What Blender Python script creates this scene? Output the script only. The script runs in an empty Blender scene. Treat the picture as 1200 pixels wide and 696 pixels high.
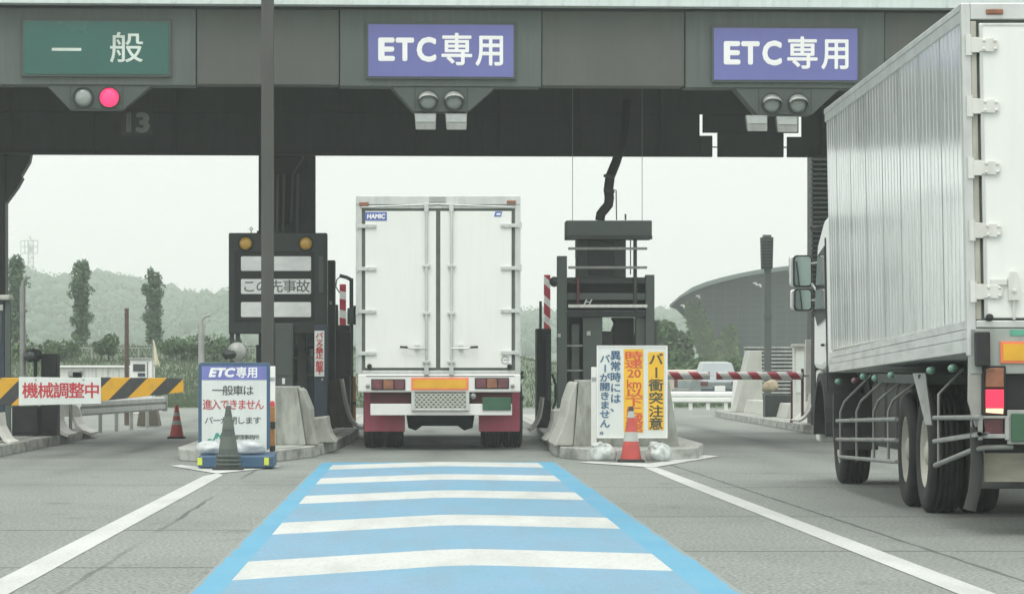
import bpy, bmesh, math, random
from mathutils import Vector, Matrix, noise

# ------------------------------------------------------------------ camera, world, sun, exposure
C = bpy.context.scene.collection
SC = bpy.context.scene
PI = math.pi
F = 3800.0; VX = 490.0; VY = 430.0; H = 1.22        # focal length (px of the 1200 px photo), vanishing point, eye height
cd = bpy.data.cameras.new('camera'); cam = bpy.data.objects.new('camera', cd); C.objects.link(cam)
cam.location = (0, 0, H); cam.rotation_euler = (PI/2, 0, 0)
cd.sensor_width = 36; cd.lens = F/1200*36
cd.shift_x = (600-VX)/1200; cd.shift_y = (VY-348)/1200
cd.clip_start = 0.5; cd.clip_end = 6000
SC.camera = cam
SC.view_settings.view_transform = 'Standard'; SC.view_settings.look = 'None'
SC.view_settings.exposure = 0.12; SC.view_settings.gamma = 1
SUN_EL = math.radians(58); SUN_AZ = math.radians(200)      # behind the camera, a little to the left
w = bpy.data.worlds.new('World'); SC.world = w; w.use_nodes = True
nt = w.node_tree; N = nt.nodes; L = nt.links
bg = N['Background']
sky = N.new('ShaderNodeTexSky'); sky.sky_type = 'NISHITA'; sky.sun_disc = False
sky.sun_elevation = SUN_EL; sky.sun_rotation = SUN_AZ; sky.dust_density = 4; sky.air_density = 1.5
skm = N.new('ShaderNodeVectorMath'); skm.operation = 'SCALE'; skm.inputs['Scale'].default_value = 1.0
hs = N.new('ShaderNodeHueSaturation'); hs.inputs['Saturation'].default_value = 0.12
L.new(sky.outputs[0], hs.inputs['Color'])
# overcast cloud layer: brighter overhead than at the horizon
tc = N.new('ShaderNodeTexCoord'); sx = N.new('ShaderNodeSeparateXYZ'); L.new(tc.outputs['Generated'], sx.inputs[0])
mr = N.new('ShaderNodeMapRange'); mr.inputs['From Min'].default_value = 0.0; mr.inputs['From Max'].default_value = 1.0
mr.inputs['To Min'].default_value = 9.35; mr.inputs['To Max'].default_value = 19.5
L.new(sx.outputs['Z'], mr.inputs['Value'])
cl = N.new('ShaderNodeVectorMath'); cl.operation = 'SCALE'; cl.inputs[0].default_value = (0.988, 1.0, 0.975)
cn = N.new('ShaderNodeTexNoise'); cn.inputs['Scale'].default_value = 2.2; cn.inputs['Detail'].default_value = 4
cmap = N.new('ShaderNodeMapping'); cmap.inputs['Scale'].default_value = (1, 1, 3.5); L.new(tc.outputs['Generated'], cmap.inputs[0]); L.new(cmap.outputs[0], cn.inputs['Vector'])
cr = N.new('ShaderNodeMapRange'); cr.inputs['From Min'].default_value = 0.3; cr.inputs['From Max'].default_value = 0.7
cr.inputs['To Min'].default_value = 0.94; cr.inputs['To Max'].default_value = 1.06; L.new(cn.outputs[0], cr.inputs['Value'])
cm = N.new('ShaderNodeMath'); cm.operation = 'MULTIPLY'; L.new(mr.outputs[0], cm.inputs[0]); L.new(cr.outputs[0], cm.inputs[1])
L.new(cm.outputs[0], cl.inputs['Scale'])
mx = N.new('ShaderNodeMix'); mx.data_type = 'RGBA'; mx.inputs[0].default_value = 0.93
L.new(hs.outputs[0], mx.inputs[6]); L.new(cl.outputs[0], mx.inputs[7]); L.new(mx.outputs[2], bg.inputs[0])
bg.inputs[1].default_value = 0.1
sd = bpy.data.lights.new('sun', 'SUN'); sd.energy = 1.0; sd.angle = math.radians(25); sd.color = (1, 0.97, 0.92)
so = bpy.data.objects.new('sun', sd); C.objects.link(so)
dv = Vector((math.sin(SUN_AZ)*math.cos(SUN_EL), math.cos(SUN_AZ)*math.cos(SUN_EL), math.sin(SUN_EL)))
so.rotation_euler = (-dv).to_track_quat('-Z', 'Y').to_euler(); so.location = (-10, -20, 40)
SC.cycles.max_bounces = 8; SC.cycles.volume_bounces = 1; SC.cycles.diffuse_bounces = 4

rng = random.Random(7)
def X(px, Y): return (px-VX)/F*Y
def Z(py, Y): return H-(py-VY)/F*Y

# ------------------------------------------------------------------ materials
def lin(c):
    if isinstance(c, (int, float)): return (c, c, c, 1)
    return (c[0], c[1], c[2], 1)
class NB:
    def __init__(s, m): s.t = m.node_tree; s.N = s.t.nodes; s.L = s.t.links
    def n(s, typ, **kw):
        o = s.N.new(typ)
        for k, v in kw.items(): setattr(o, k, v)
        return o
    def put(s, sock, v):
        if hasattr(v, 'is_output'): s.L.new(v, sock)
        elif v is not None: sock.default_value = v
    def math(s, op, a, b=None, c=None):
        o = s.n('ShaderNodeMath', operation=op); s.put(o.inputs[0], a)
        if b is not None: s.put(o.inputs[1], b)
        if c is not None: s.put(o.inputs[2], c)
        return o.outputs[0]
    def mix(s, f, a, b, mode='MIX'):
        o = s.n('ShaderNodeMix', data_type='RGBA', blend_type=mode)
        s.put(o.inputs[0], f); s.put(o.inputs[6], a); s.put(o.inputs[7], b); return o.outputs[2]
    def obj(s):
        return s.n('ShaderNodeTexCoord').outputs['Object']
    def noise(s, scale, stretch=(1, 1, 1), detail=4, vec=None):
        mp = s.n('ShaderNodeMapping'); mp.inputs['Scale'].default_value = stretch
        s.L.new(vec or s.obj(), mp.inputs[0])
        o = s.n('ShaderNodeTexNoise'); o.inputs['Scale'].default_value = scale; o.inputs['Detail'].default_value = detail
        s.L.new(mp.outputs[0], o.inputs['Vector']); return o.outputs[0]
    def ramp(s, v, lo, hi):
        o = s.n('ShaderNodeMapRange'); o.inputs['From Min'].default_value = lo; o.inputs['From Max'].default_value = hi
        s.put(o.inputs['Value'], v); return o.outputs[0]
MATS = {}
def mat(name, col, rough=0.6, metal=0.0, var=0.15, scale=3.0, dirt=0.0, dirtcol=(0.06, 0.06, 0.05), streak=(6, 6, 0.7), bump=0.0, bscale=40, emit=None, estr=0, spec=0.5, coat=0):
    if name in MATS: return MATS[name]
    m = bpy.data.materials.new(name); m.use_nodes = True; b = NB(m); p = b.N['Principled BSDF']
    n1 = b.noise(scale)
    c = lin(col); lo = tuple(v*(1-var) for v in c[:3])+(1,); hi = tuple(min(1, v*(1+var)) for v in c[:3])+(1,)
    out = b.mix(b.ramp(n1, 0.3, 0.7), lo, hi)
    if dirt:
        n2 = b.noise(2.2, streak, 6)
        out = b.mix(b.math('MULTIPLY', b.ramp(n2, 0.45, 0.75), dirt), out, lin(dirtcol))
    b.L.new(out, p.inputs['Base Color'])
    p.inputs['Metallic'].default_value = metal; p.inputs['Specular IOR Level'].default_value = spec
    b.L.new(b.math('ADD', b.math('MULTIPLY', n1, 0.16), rough-0.08), p.inputs['Roughness'])
    if coat: p.inputs['Coat Weight'].default_value = coat
    if bump:
        bn = b.n('ShaderNodeBump'); bn.inputs['Strength'].default_value = bump; bn.inputs['Distance'].default_value = 0.01
        b.L.new(b.noise(bscale), bn.inputs['Height']); b.L.new(bn.outputs[0], p.inputs['Normal'])
    if emit:
        p.inputs['Emission Color'].default_value = lin(emit); p.inputs['Emission Strength'].default_value = estr
    MATS[name] = m; return m
def stripe_mat(name, c1, c2, ax, az, off=0.0, duty=0.5, rough=0.5):
    """diagonal stripes: fract(ax*x + az*z + off) against duty"""
    m = bpy.data.materials.new(name); m.use_nodes = True; b = NB(m); p = b.N['Principled BSDF']
    s = b.n('ShaderNodeSeparateXYZ'); b.L.new(b.obj(), s.inputs[0])
    v = b.math('ADD', b.math('MULTIPLY', s.outputs[0], ax), b.math('MULTIPLY', s.outputs[2], az))
    f = b.math('GREATER_THAN', b.math('FRACT', b.math('ADD', v, off)), duty)
    o = b.mix(f, lin(c1), lin(c2))
    o = b.mix(b.math('MULTIPLY', b.ramp(b.noise(9, (1, 1, 1), 6), 0.5, 0.8), 0.35), o, lin((0.12, 0.12, 0.1)))
    b.L.new(o, p.inputs['Base Color']); p.inputs['Roughness'].default_value = rough
    return m
M = dict(
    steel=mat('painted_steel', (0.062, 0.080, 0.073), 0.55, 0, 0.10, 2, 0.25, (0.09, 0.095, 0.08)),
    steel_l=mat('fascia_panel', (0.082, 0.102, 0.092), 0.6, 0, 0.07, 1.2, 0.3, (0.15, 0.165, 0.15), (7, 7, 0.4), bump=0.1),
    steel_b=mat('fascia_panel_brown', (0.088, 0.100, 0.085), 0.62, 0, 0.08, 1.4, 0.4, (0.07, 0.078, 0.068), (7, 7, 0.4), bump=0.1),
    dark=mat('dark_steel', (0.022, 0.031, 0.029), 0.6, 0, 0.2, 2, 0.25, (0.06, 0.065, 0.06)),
    darker=mat('sooty_steel', (0.012, 0.016, 0.015), 0.7, 0, 0.25, 2),
    black=mat('black_rubber', (0.018, 0.02, 0.02), 0.75, 0, 0.3, 8),
    tyre=mat('tyre_rubber', (0.013, 0.016, 0.015), 0.85, 0, 0.25, 10, 0.4, (0.05, 0.053, 0.048), (2, 2, 2), bump=0.2),
    eave=mat('roof_eave', (0.60, 0.68, 0.67), 0.5, 0, 0.06, 1.5, 0.2, (0.3, 0.33, 0.32)),
    conc=mat('concrete', (0.345, 0.36, 0.325), 0.85, 0, 0.15, 3.2, 0.8, (0.17, 0.175, 0.15), (5, 5, 1.6), bump=0.35),
    concl=mat('pale_concrete', (0.43, 0.445, 0.405), 0.8, 0, 0.1, 3, 0.35, (0.28, 0.28, 0.24), (6, 6, 1), bump=0.25),
    guard=mat('cream_guard_plate', (0.70, 0.70, 0.64), 0.5, 0, 0.06, 3, 0.35, (0.35, 0.33, 0.28)),
    rust=mat('rusty_plate', (0.13, 0.115, 0.085), 0.7, 0, 0.2, 6, 0.5, (0.07, 0.05, 0.035)),
    white=mat('white_paint', (0.78, 0.80, 0.77), 0.4, 0, 0.04, 2, 0.12, (0.45, 0.45, 0.4), spec=0.5),
    door=mat('white_truck_panel', (0.77, 0.80, 0.765), 0.35, 0, 0.03, 0.8, 0.10, (0.50, 0.52, 0.47), (7, 7, 0.5)),
    dirtywhite=mat('dirty_white_paint', (0.62, 0.64, 0.60), 0.5, 0, 0.08, 3, 0.4, (0.22, 0.22, 0.18)),
    alu=mat('aluminium_frame', (0.60, 0.63, 0.61), 0.35, 0.55, 0.08, 4, 0.3, (0.3, 0.3, 0.27)),
    chrome=mat('chrome', (0.75, 0.77, 0.76), 0.15, 1.0, 0.05, 4),
    galv=mat('galvanised_steel', (0.38, 0.40, 0.38), 0.5, 0.3, 0.15, 5, 0.5, (0.16, 0.17, 0.15)),
    pipe=mat('grey_pipe', (0.22, 0.235, 0.22), 0.55, 0.2, 0.15, 5, 0.4, (0.1, 0.1, 0.09)),
    gasket=mat('door_gasket', (0.10, 0.12, 0.10), 0.8, 0, 0.15, 6),
    amber=mat('amber_lens', (0.55, 0.33, 0.05), 0.3, 0, 0.1, 20, coat=0.5),
    amberd=mat('dull_amber_lens', (0.24, 0.09, 0.04), 0.3, 0, 0.3, 12, coat=0.5),
    redlens=mat('dull_red_lens', (0.13, 0.03, 0.04), 0.25, 0, 0.3, 14, coat=0.5),
    reflect=mat('amber_reflector', (0.72, 0.40, 0.03), 0.4, 0, 0.1, 5),
    reflectb=mat('orange_red_reflector', (0.85, 0.22, 0.10), 0.4, 0, 0.08, 5),
    mud=mat('dusty_red_mudguard', (0.36, 0.065, 0.10), 0.6, 0, 0.15, 2, 0.4, (0.25, 0.15, 0.17)),
    mudd=mat('dark_red_chassis', (0.10, 0.025, 0.03), 0.7, 0, 0.25, 3),
    greenp=mat('green_plate', (0.035, 0.11, 0.06), 0.5, 0, 0.15, 5),
    greenm=mat('green_lens', (0.12, 0.27, 0.20), 0.45, 0, 0.1, 12, coat=0.5),
    navy=mat('navy_panel', (0.022, 0.038, 0.06), 0.5, 0, 0.15, 4),
    blue=mat('blue_frame', (0.045, 0.105, 0.185), 0.55, 0, 0.12, 5, 0.25, (0.1, 0.13, 0.16)),
    bluesign=mat('violet_blue_sign', (0.135, 0.15, 0.385), 0.45, 0, 0.05, 1.2, 0.12, (0.2, 0.2, 0.45), (3, 3, 0.2)),
    greensign=mat('green_sign', (0.016, 0.105, 0.082), 0.25, 0, 0.08, 1.0, spec=0.6),
    letter=mat('white_lettering', (0.86, 0.88, 0.87), 0.5, 0, 0.02, 3),
    letterred=mat('red_lettering', (0.50, 0.035, 0.05), 0.5, 0, 0.1, 3),
    letterblue=mat('blue_lettering', (0.05, 0.13, 0.24), 0.5, 0, 0.1, 3),
    letterblack=mat('black_lettering', (0.06, 0.07, 0.055), 0.5, 0, 0.1, 3),
    letterdark=mat('faded_dark_lettering', (0.11, 0.125, 0.11), 0.5, 0, 0.1, 3),
    lettergreen=mat('green_lettering', (0.02, 0.30, 0.22), 0.5, 0, 0.1, 3),
    letterorange=mat('orange_red_lettering', (0.62, 0.10, 0.05), 0.5, 0, 0.1, 3),
    yellow=mat('yellow_board', (0.78, 0.47, 0.03), 0.5, 0, 0.06, 4),
    board=mat('white_board', (0.66, 0.71, 0.68), 0.45, 0, 0.04, 2, 0.15, (0.45, 0.5, 0.46)),
    window=mat('message_window', (0.80, 0.84, 0.82), 0.35, 0, 0.1, 2.5, 0.4, (0.55, 0.60, 0.58), (2, 2, 5)),
    cone=mat('cone_red', (0.50, 0.07, 0.06), 0.6, 0, 0.12, 8, 0.3, (0.25, 0.12, 0.1)),
    coneg=mat('cone_dark_green', (0.065, 0.085, 0.075), 0.7, 0, 0.15, 7, 0.4, (0.13, 0.14, 0.12)),
    band=mat('grey_reflective_band', (0.40, 0.43, 0.40), 0.5, 0, 0.1, 9),
    bag=mat('white_sandbag', (0.52, 0.56, 0.56), 0.55, 0, 0.15, 9, 0.5, (0.25, 0.28, 0.29), (4, 4, 4), bump=1.0, bscale=30),
    glass=mat('dark_glass', (0.03, 0.04, 0.04), 0.1, 0, 0.1, 3, spec=0.8),
    mirror=mat('mirror_glass', (0.26, 0.33, 0.31), 0.04, 1.0, 0.02, 3),
    lampoff=mat('unlit_lens', (0.26, 0.30, 0.28), 0.25, 0, 0.1, 10, coat=0.6),
    lampred=mat('lit_red_lens', (0.8, 0.03, 0.12), 0.4, 0, 0.05, 10, emit=(1.0, 0.045, 0.16), estr=0.95),
    taillit=mat('lit_tail_lamp', (0.8, 0.03, 0.08), 0.4, 0, 0.1, 40, emit=(1.0, 0.035, 0.10), estr=0.55),
    tailhot=mat('bright_tail_lamp_base', (0.9, 0.5, 0.3), 0.4, 0, 0.1, 40, emit=(1.0, 0.62, 0.40), estr=0.9),
    brown=mat('brown_post', (0.10, 0.075, 0.06), 0.7, 0, 0.2, 8),
    orange=mat('orange_post', (0.42, 0.19, 0.05), 0.6, 0, 0.2, 8),
    tan=mat('tan_sack', (0.36, 0.31, 0.21), 0.8, 0, 0.2, 12, bump=0.4),
    yglow=mat('yellow_reflector', (0.65, 0.75, 0.08), 0.4, 0, 0.1, 8),
    bark=mat('bark', (0.06, 0.05, 0.04), 0.9, 0, 0.3, 8),
    car=mat('grey_blue_car_paint', (0.25, 0.29, 0.30), 0.3, 0.3, 0.05, 3, coat=0.5),
    carw=mat('pale_van_paint', (0.55, 0.50, 0.42), 0.4, 0, 0.08, 3),
    flag=mat('pale_flag', (0.70, 0.68, 0.50), 0.8, 0, 0.05, 6),
    ivory=mat('ivory_rim', (0.42, 0.42, 0.36), 0.5, 0.1, 0.1, 5, 0.4, (0.25, 0.24, 0.2)),
    wire=mat('thin_wire', (0.20, 0.21, 0.20), 0.6, 0, 0.1, 5),
    rw_h=stripe_mat('red_white_boom', (0.74, 0.75, 0.72), (0.42, 0.03, 0.06), 2.75, 2.2, 0.30, 0.50),
)
def leaf_mat(name, a, b2, sc=0.9):
    m = bpy.data.materials.new(name); m.use_nodes = True; b = NB(m); p = b.N['Principled BSDF']
    b.L.new(b.mix(b.ramp(b.noise(sc), 0.35, 0.65), lin(a), lin(b2)), p.inputs['Base Color'])
    p.inputs['Roughness'].default_value = 0.7; p.inputs['Specular IOR Level'].default_value = 0.25
    return m
M['leaf'] = leaf_mat('poplar_leaves', (0.055, 0.11, 0.065), (0.11, 0.19, 0.10), 1.6)
M['leaf2'] = leaf_mat('bush_leaves', (0.05, 0.10, 0.045), (0.095, 0.165, 0.07), 0.6)
M['vine'] = leaf_mat('vine_leaves', (0.07, 0.14, 0.04), (0.11, 0.19, 0.06), 0.4)
M['forest'] = leaf_mat('forest_leaves', (0.030, 0.075, 0.045), (0.06, 0.12, 0.065), 0.12)
M['grass'] = leaf_mat('grass_blades', (0.065, 0.10, 0.055), (0.09, 0.13, 0.07), 0.5)

# ------------------------------------------------------------------ mesh building
class MB:
    def __init__(s, T=None): s.v = []; s.f = []; s.T = T; s.smooth = []
    def add(s, vs, fs, smooth=False):
        o = len(s.v)
        for p in vs:
            p = Vector(p)
            if s.T: p = s.T(p)
            s.v.append(p)
        for f in fs: s.f.append([o+i for i in f]); s.smooth.append(smooth)
        return s
    def box(s, x0, x1, y0, y1, z0, z1):
        vs = [(x, y, z) for x in (x0, x1) for y in (y0, y1) for z in (z0, z1)]
        return s.add(vs, [(0, 1, 3, 2), (4, 6, 7, 5), (0, 4, 5, 1), (2, 3, 7, 6), (0, 2, 6, 4), (1, 5, 7, 3)])
    def pbox(s, Y, px0, py0, px1, py1, d, Y2=None):
        """box whose front face at depth Y spans that image rectangle, d metres deep"""
        return s.box(X(px0, Y), X(px1, Y), Y, Y+d, Z(py1, Y), Z(py0, Y))
    def prism(s, poly, y0, y1):                 # poly in (x, z), extruded along y
        n = len(poly)
        vs = [(x, y0, z) for x, z in poly]+[(x, y1, z) for x, z in poly]
        return s.add(vs, [list(range(n)), list(range(2*n-1, n-1, -1))]+[(i, i+n, (i+1) % n+n, (i+1) % n) for i in range(n)])
    def xprism(s, poly, x0, x1):                # poly in (y, z), extruded along x
        n = len(poly)
        vs = [(x0, y, z) for y, z in poly]+[(x1, y, z) for y, z in poly]
        return s.add(vs, [list(range(n)), list(range(2*n-1, n-1, -1))]+[(i, (i+1) % n, (i+1) % n+n, i+n) for i in range(n)])
    def zprism(s, poly, z0, z1, inset=0):       # poly in (x, y)
        n = len(poly); cx = sum(p[0] for p in poly)/n; cy = sum(p[1] for p in poly)/n
        def ins(p):
            d = Vector((p[0]-cx, p[1]-cy)); l = d.length or 1
            return (p[0]-d.x/l*inset, p[1]-d.y/l*inset)
        vs = [(p[0], p[1], z0) for p in poly]+[(*ins(p), z1) for p in poly]
        return s.add(vs, [list(range(n-1, -1, -1)), list(range(n, 2*n))]+[(i, (i+1) % n, (i+1) % n+n, i+n) for i in range(n)])
    def pprism(s, Y, pts, d): return s.prism([(X(a, Y), Z(b, Y)) for a, b in pts], Y, Y+d)
    def tube(s, pts, r, n=10, r2=None):
        pts = [Vector(p) for p in pts]; vs = []; fs = []
        m = len(pts)
        a = None
        for i, p in enumerate(pts):
            t = (pts[min(i+1, m-1)]-pts[max(i-1, 0)]).normalized()
            if a is None: a = t.cross(Vector((0, 0, 1)) if abs(t.z) < 0.9 else Vector((1, 0, 0))).normalized()
            else: a = (a-t*a.dot(t)).normalized()
            b = t.cross(a)
            rr = r if r2 is None else r+(r2-r)*i/(m-1)
            for k in range(n):
                g = 2*PI*k/n; vs.append(p+a*math.cos(g)*rr+b*math.sin(g)*rr)
        for i in range(m-1):
            for k in range(n): fs.append((i*n+k, i*n+(k+1) % n, (i+1)*n+(k+1) % n, (i+1)*n+k))
        s.add(vs, fs, True)
        s.add(vs[:n], [list(range(n-1, -1, -1))]); s.add(vs[-n:], [list(range(n))]); return s
    def lathe(s, prof, o, axis='z', n=24, smooth=True):   # prof: (r, h)
        vs = []; fs = []
        for r, h in prof:
            for k in range(n):
                g = 2*PI*k/n; a, b = r*math.cos(g), r*math.sin(g)
                vs.append({'z': (o[0]+a, o[1]+b, o[2]+h), 'x': (o[0]+h, o[1]+a, o[2]+b), 'y': (o[0]+a, o[1]+h, o[2]+b)}[axis])
        for i in range(len(prof)-1):
            for k in range(n): fs.append((i*n+k, i*n+(k+1) % n, (i+1)*n+(k+1) % n, (i+1)*n+k))
        return s.add(vs, fs, smooth)
    def blob(s, c, r, seed=0, amp=0.15, fr=1.5, sub=3, flat=False):
        bm = bmesh.new(); bmesh.ops.create_icosphere(bm, subdivisions=sub, radius=1)
        vs = []
        for v in bm.verts:
            k = 1+amp*noise.noise(v.co*fr+Vector((seed*3.1, seed*1.7, seed)))*2
            p = v.co*k
            z = p.z
            if flat: z = max(z, -0.55)
            vs.append((c[0]+p.x*r[0], c[1]+p.y*r[1], c[2]+z*r[2]))
        fs = [[v.index for v in f.verts] for f in bm.faces]; bm.free()
        return s.add(vs, fs, True)
    def leaves(s, c, r, n, size, rg=rng):
        for _ in range(n):
            while True:
                d = Vector((rg.uniform(-1, 1), rg.uniform(-1, 1), rg.uniform(-1, 1)))
                if d.length < 1: break
            d = d.normalized()*(d.length**0.5)
            p = Vector((c[0]+d.x*r[0], c[1]+d.y*r[1], c[2]+d.z*r[2]))
            a = Vector((rg.gauss(0, 1), rg.gauss(0, 1), rg.gauss(0, 1))).normalized()
            b = a.cross(Vector((rg.gauss(0, 1), rg.gauss(0, 1), rg.gauss(0, 1)))).normalized()
            k = size*rg.uniform(0.6, 1.3)
            s.add([p-a*k, p-b*k*0.5, p+a*k, p+b*k*0.5], [(0, 1, 2, 3)])
        return s
    def build(s, name, m, parent=None, bevel=0, label=None, kind=None):
        me = bpy.data.meshes.new(name); me.from_pydata(s.v, [], s.f); me.update()
        bm = bmesh.new(); bm.from_mesh(me)
        if len(s.f) < 6000: bmesh.ops.recalc_face_normals(bm, faces=bm.faces)
        bm.to_mesh(me); bm.free()
        me.polygons.foreach_set('use_smooth', s.smooth)
        o = bpy.data.objects.new(name, me); C.objects.link(o)
        me.materials.append(M[m] if isinstance(m, str) else m)
        if parent: attach(o, parent)
        if bevel:
            bv = o.modifiers.new('bevel', 'BEVEL'); bv.width = bevel; bv.segments = 2; bv.limit_method = 'ANGLE'; bv.harden_normals = False
        if label: o['label'] = label
        if kind: o['kind'] = kind
        return o
WM = {}
def world_of(o): return WM.get(o.name, Matrix())
def attach(o, parent):
    o.parent = parent; o.matrix_parent_inverse = world_of(parent).inverted()
def thing(name, label, cat, loc, group=None, rotz=0):
    o = bpy.data.objects.new(name, None); C.objects.link(o); o.empty_display_size = 0.3
    o.location = loc; o.rotation_euler = (0, 0, rotz)
    WM[o.name] = Matrix.Translation(Vector(loc)) @ Matrix.Rotation(rotz, 4, 'Z')
    o['label'] = label; o['category'] = cat
    if group: o['group'] = group
    return o
def tag(o, label, cat, group=None):
    o['label'] = label; o['category'] = cat
    if group: o['group'] = group
    return o
def kids(o): return [c for c in bpy.data.objects if c.parent == o]
def dup(root, loc, label, rotz=None):
    r = root.copy(); C.objects.link(r); r.location = loc; r['label'] = label
    if rotz is not None: r.rotation_euler.z = rotz
    for ch in kids(root):
        c = ch.copy(); C.objects.link(c); c.parent = r
        for g in kids(ch):
            d = g.copy(); C.objects.link(d); d.parent = c
    return r
def struct(o): o['kind'] = 'structure'; return o

# ------------------------------------------------------------------ lettering
GC = {}
def glyph(ch, bold):
    k = (ch, bold)
    if k not in GC:
        c = bpy.data.curves.new('glyph', 'FONT'); c.body = ch; c.offset = bold; c.resolution_u = 3
        o = bpy.data.objects.new('glyph', c); C.objects.link(o); bpy.context.view_layer.update()
        me = o.evaluated_get(bpy.context.evaluated_depsgraph_get()).to_mesh()
        GC[k] = ([(v.co.x, v.co.y) for v in me.vertices], [list(p.vertices) for p in me.polygons])
        o.to_mesh_clear(); bpy.data.objects.remove(o); bpy.data.curves.remove(c)
    return GC[k]
def bb(vs): return min(v[0] for v in vs), max(v[0] for v in vs), min(v[1] for v in vs), max(v[1] for v in vs)
REF = None
def ref():
    global REF
    if REF is None: REF = bb(glyph('国', 0.0)[0])
    return REF
STK = [(math.cos(a*PI/4), math.sin(a*PI/4)) for a in range(8)]
def strike(mb, vs, fs, y, bx_, bz_):
    mb.add(vs, fs)
    if bx_ > 0:
        for i, (c, s_) in enumerate(STK): mb.add([(v[0]+c*bx_, v[1]+0.0004*(i+1), v[2]+s_*bz_) for v in vs], fs)
def put_char(mb, ch, cx, cz, w_, h_, y, bold=0.012, rot=False, shear=0.0):
    """one character in its square cell of w_ by h_, facing -Y"""
    vs, fs = glyph(ch, 0.0); x0, x1, z0, z1 = ref()
    mx_, mz_ = (x0+x1)/2, (z0+z1)/2; kx = w_/(x1-x0)*0.94; kz = h_/(z1-z0)*0.94
    out = []
    for a, b in vs:
        a -= mx_; b -= mz_
        if rot: a, b = b, -a
        out.append((cx+a*kx+b*kz*shear, y, cz+b*kz))
    bb_ = min(bold, 0.03)*0.85
    strike(mb, out, fs, y, bb_*kx, bb_*kz)
def fit(mb, text, x0, x1, z0, z1, y, bold=0.012, shear=0.0):
    vs, fs = glyph(text, 0.0); a0, a1, b0, b1 = bb(vs)
    kx = (x1-x0)/(a1-a0); kz = (z1-z0)/(b1-b0); ix, iz = bold*kx, bold*kz
    kx = (x1-x0-2*ix)/(a1-a0); kz = (z1-z0-2*iz)/(b1-b0)
    strike(mb, [(x0+ix+(a-a0)*kx+(b-b0)/(b1-b0)*(z1-z0)*shear, y, z0+iz+(b-b0)*kz) for a, b in vs], fs, y, ix, iz)

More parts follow.
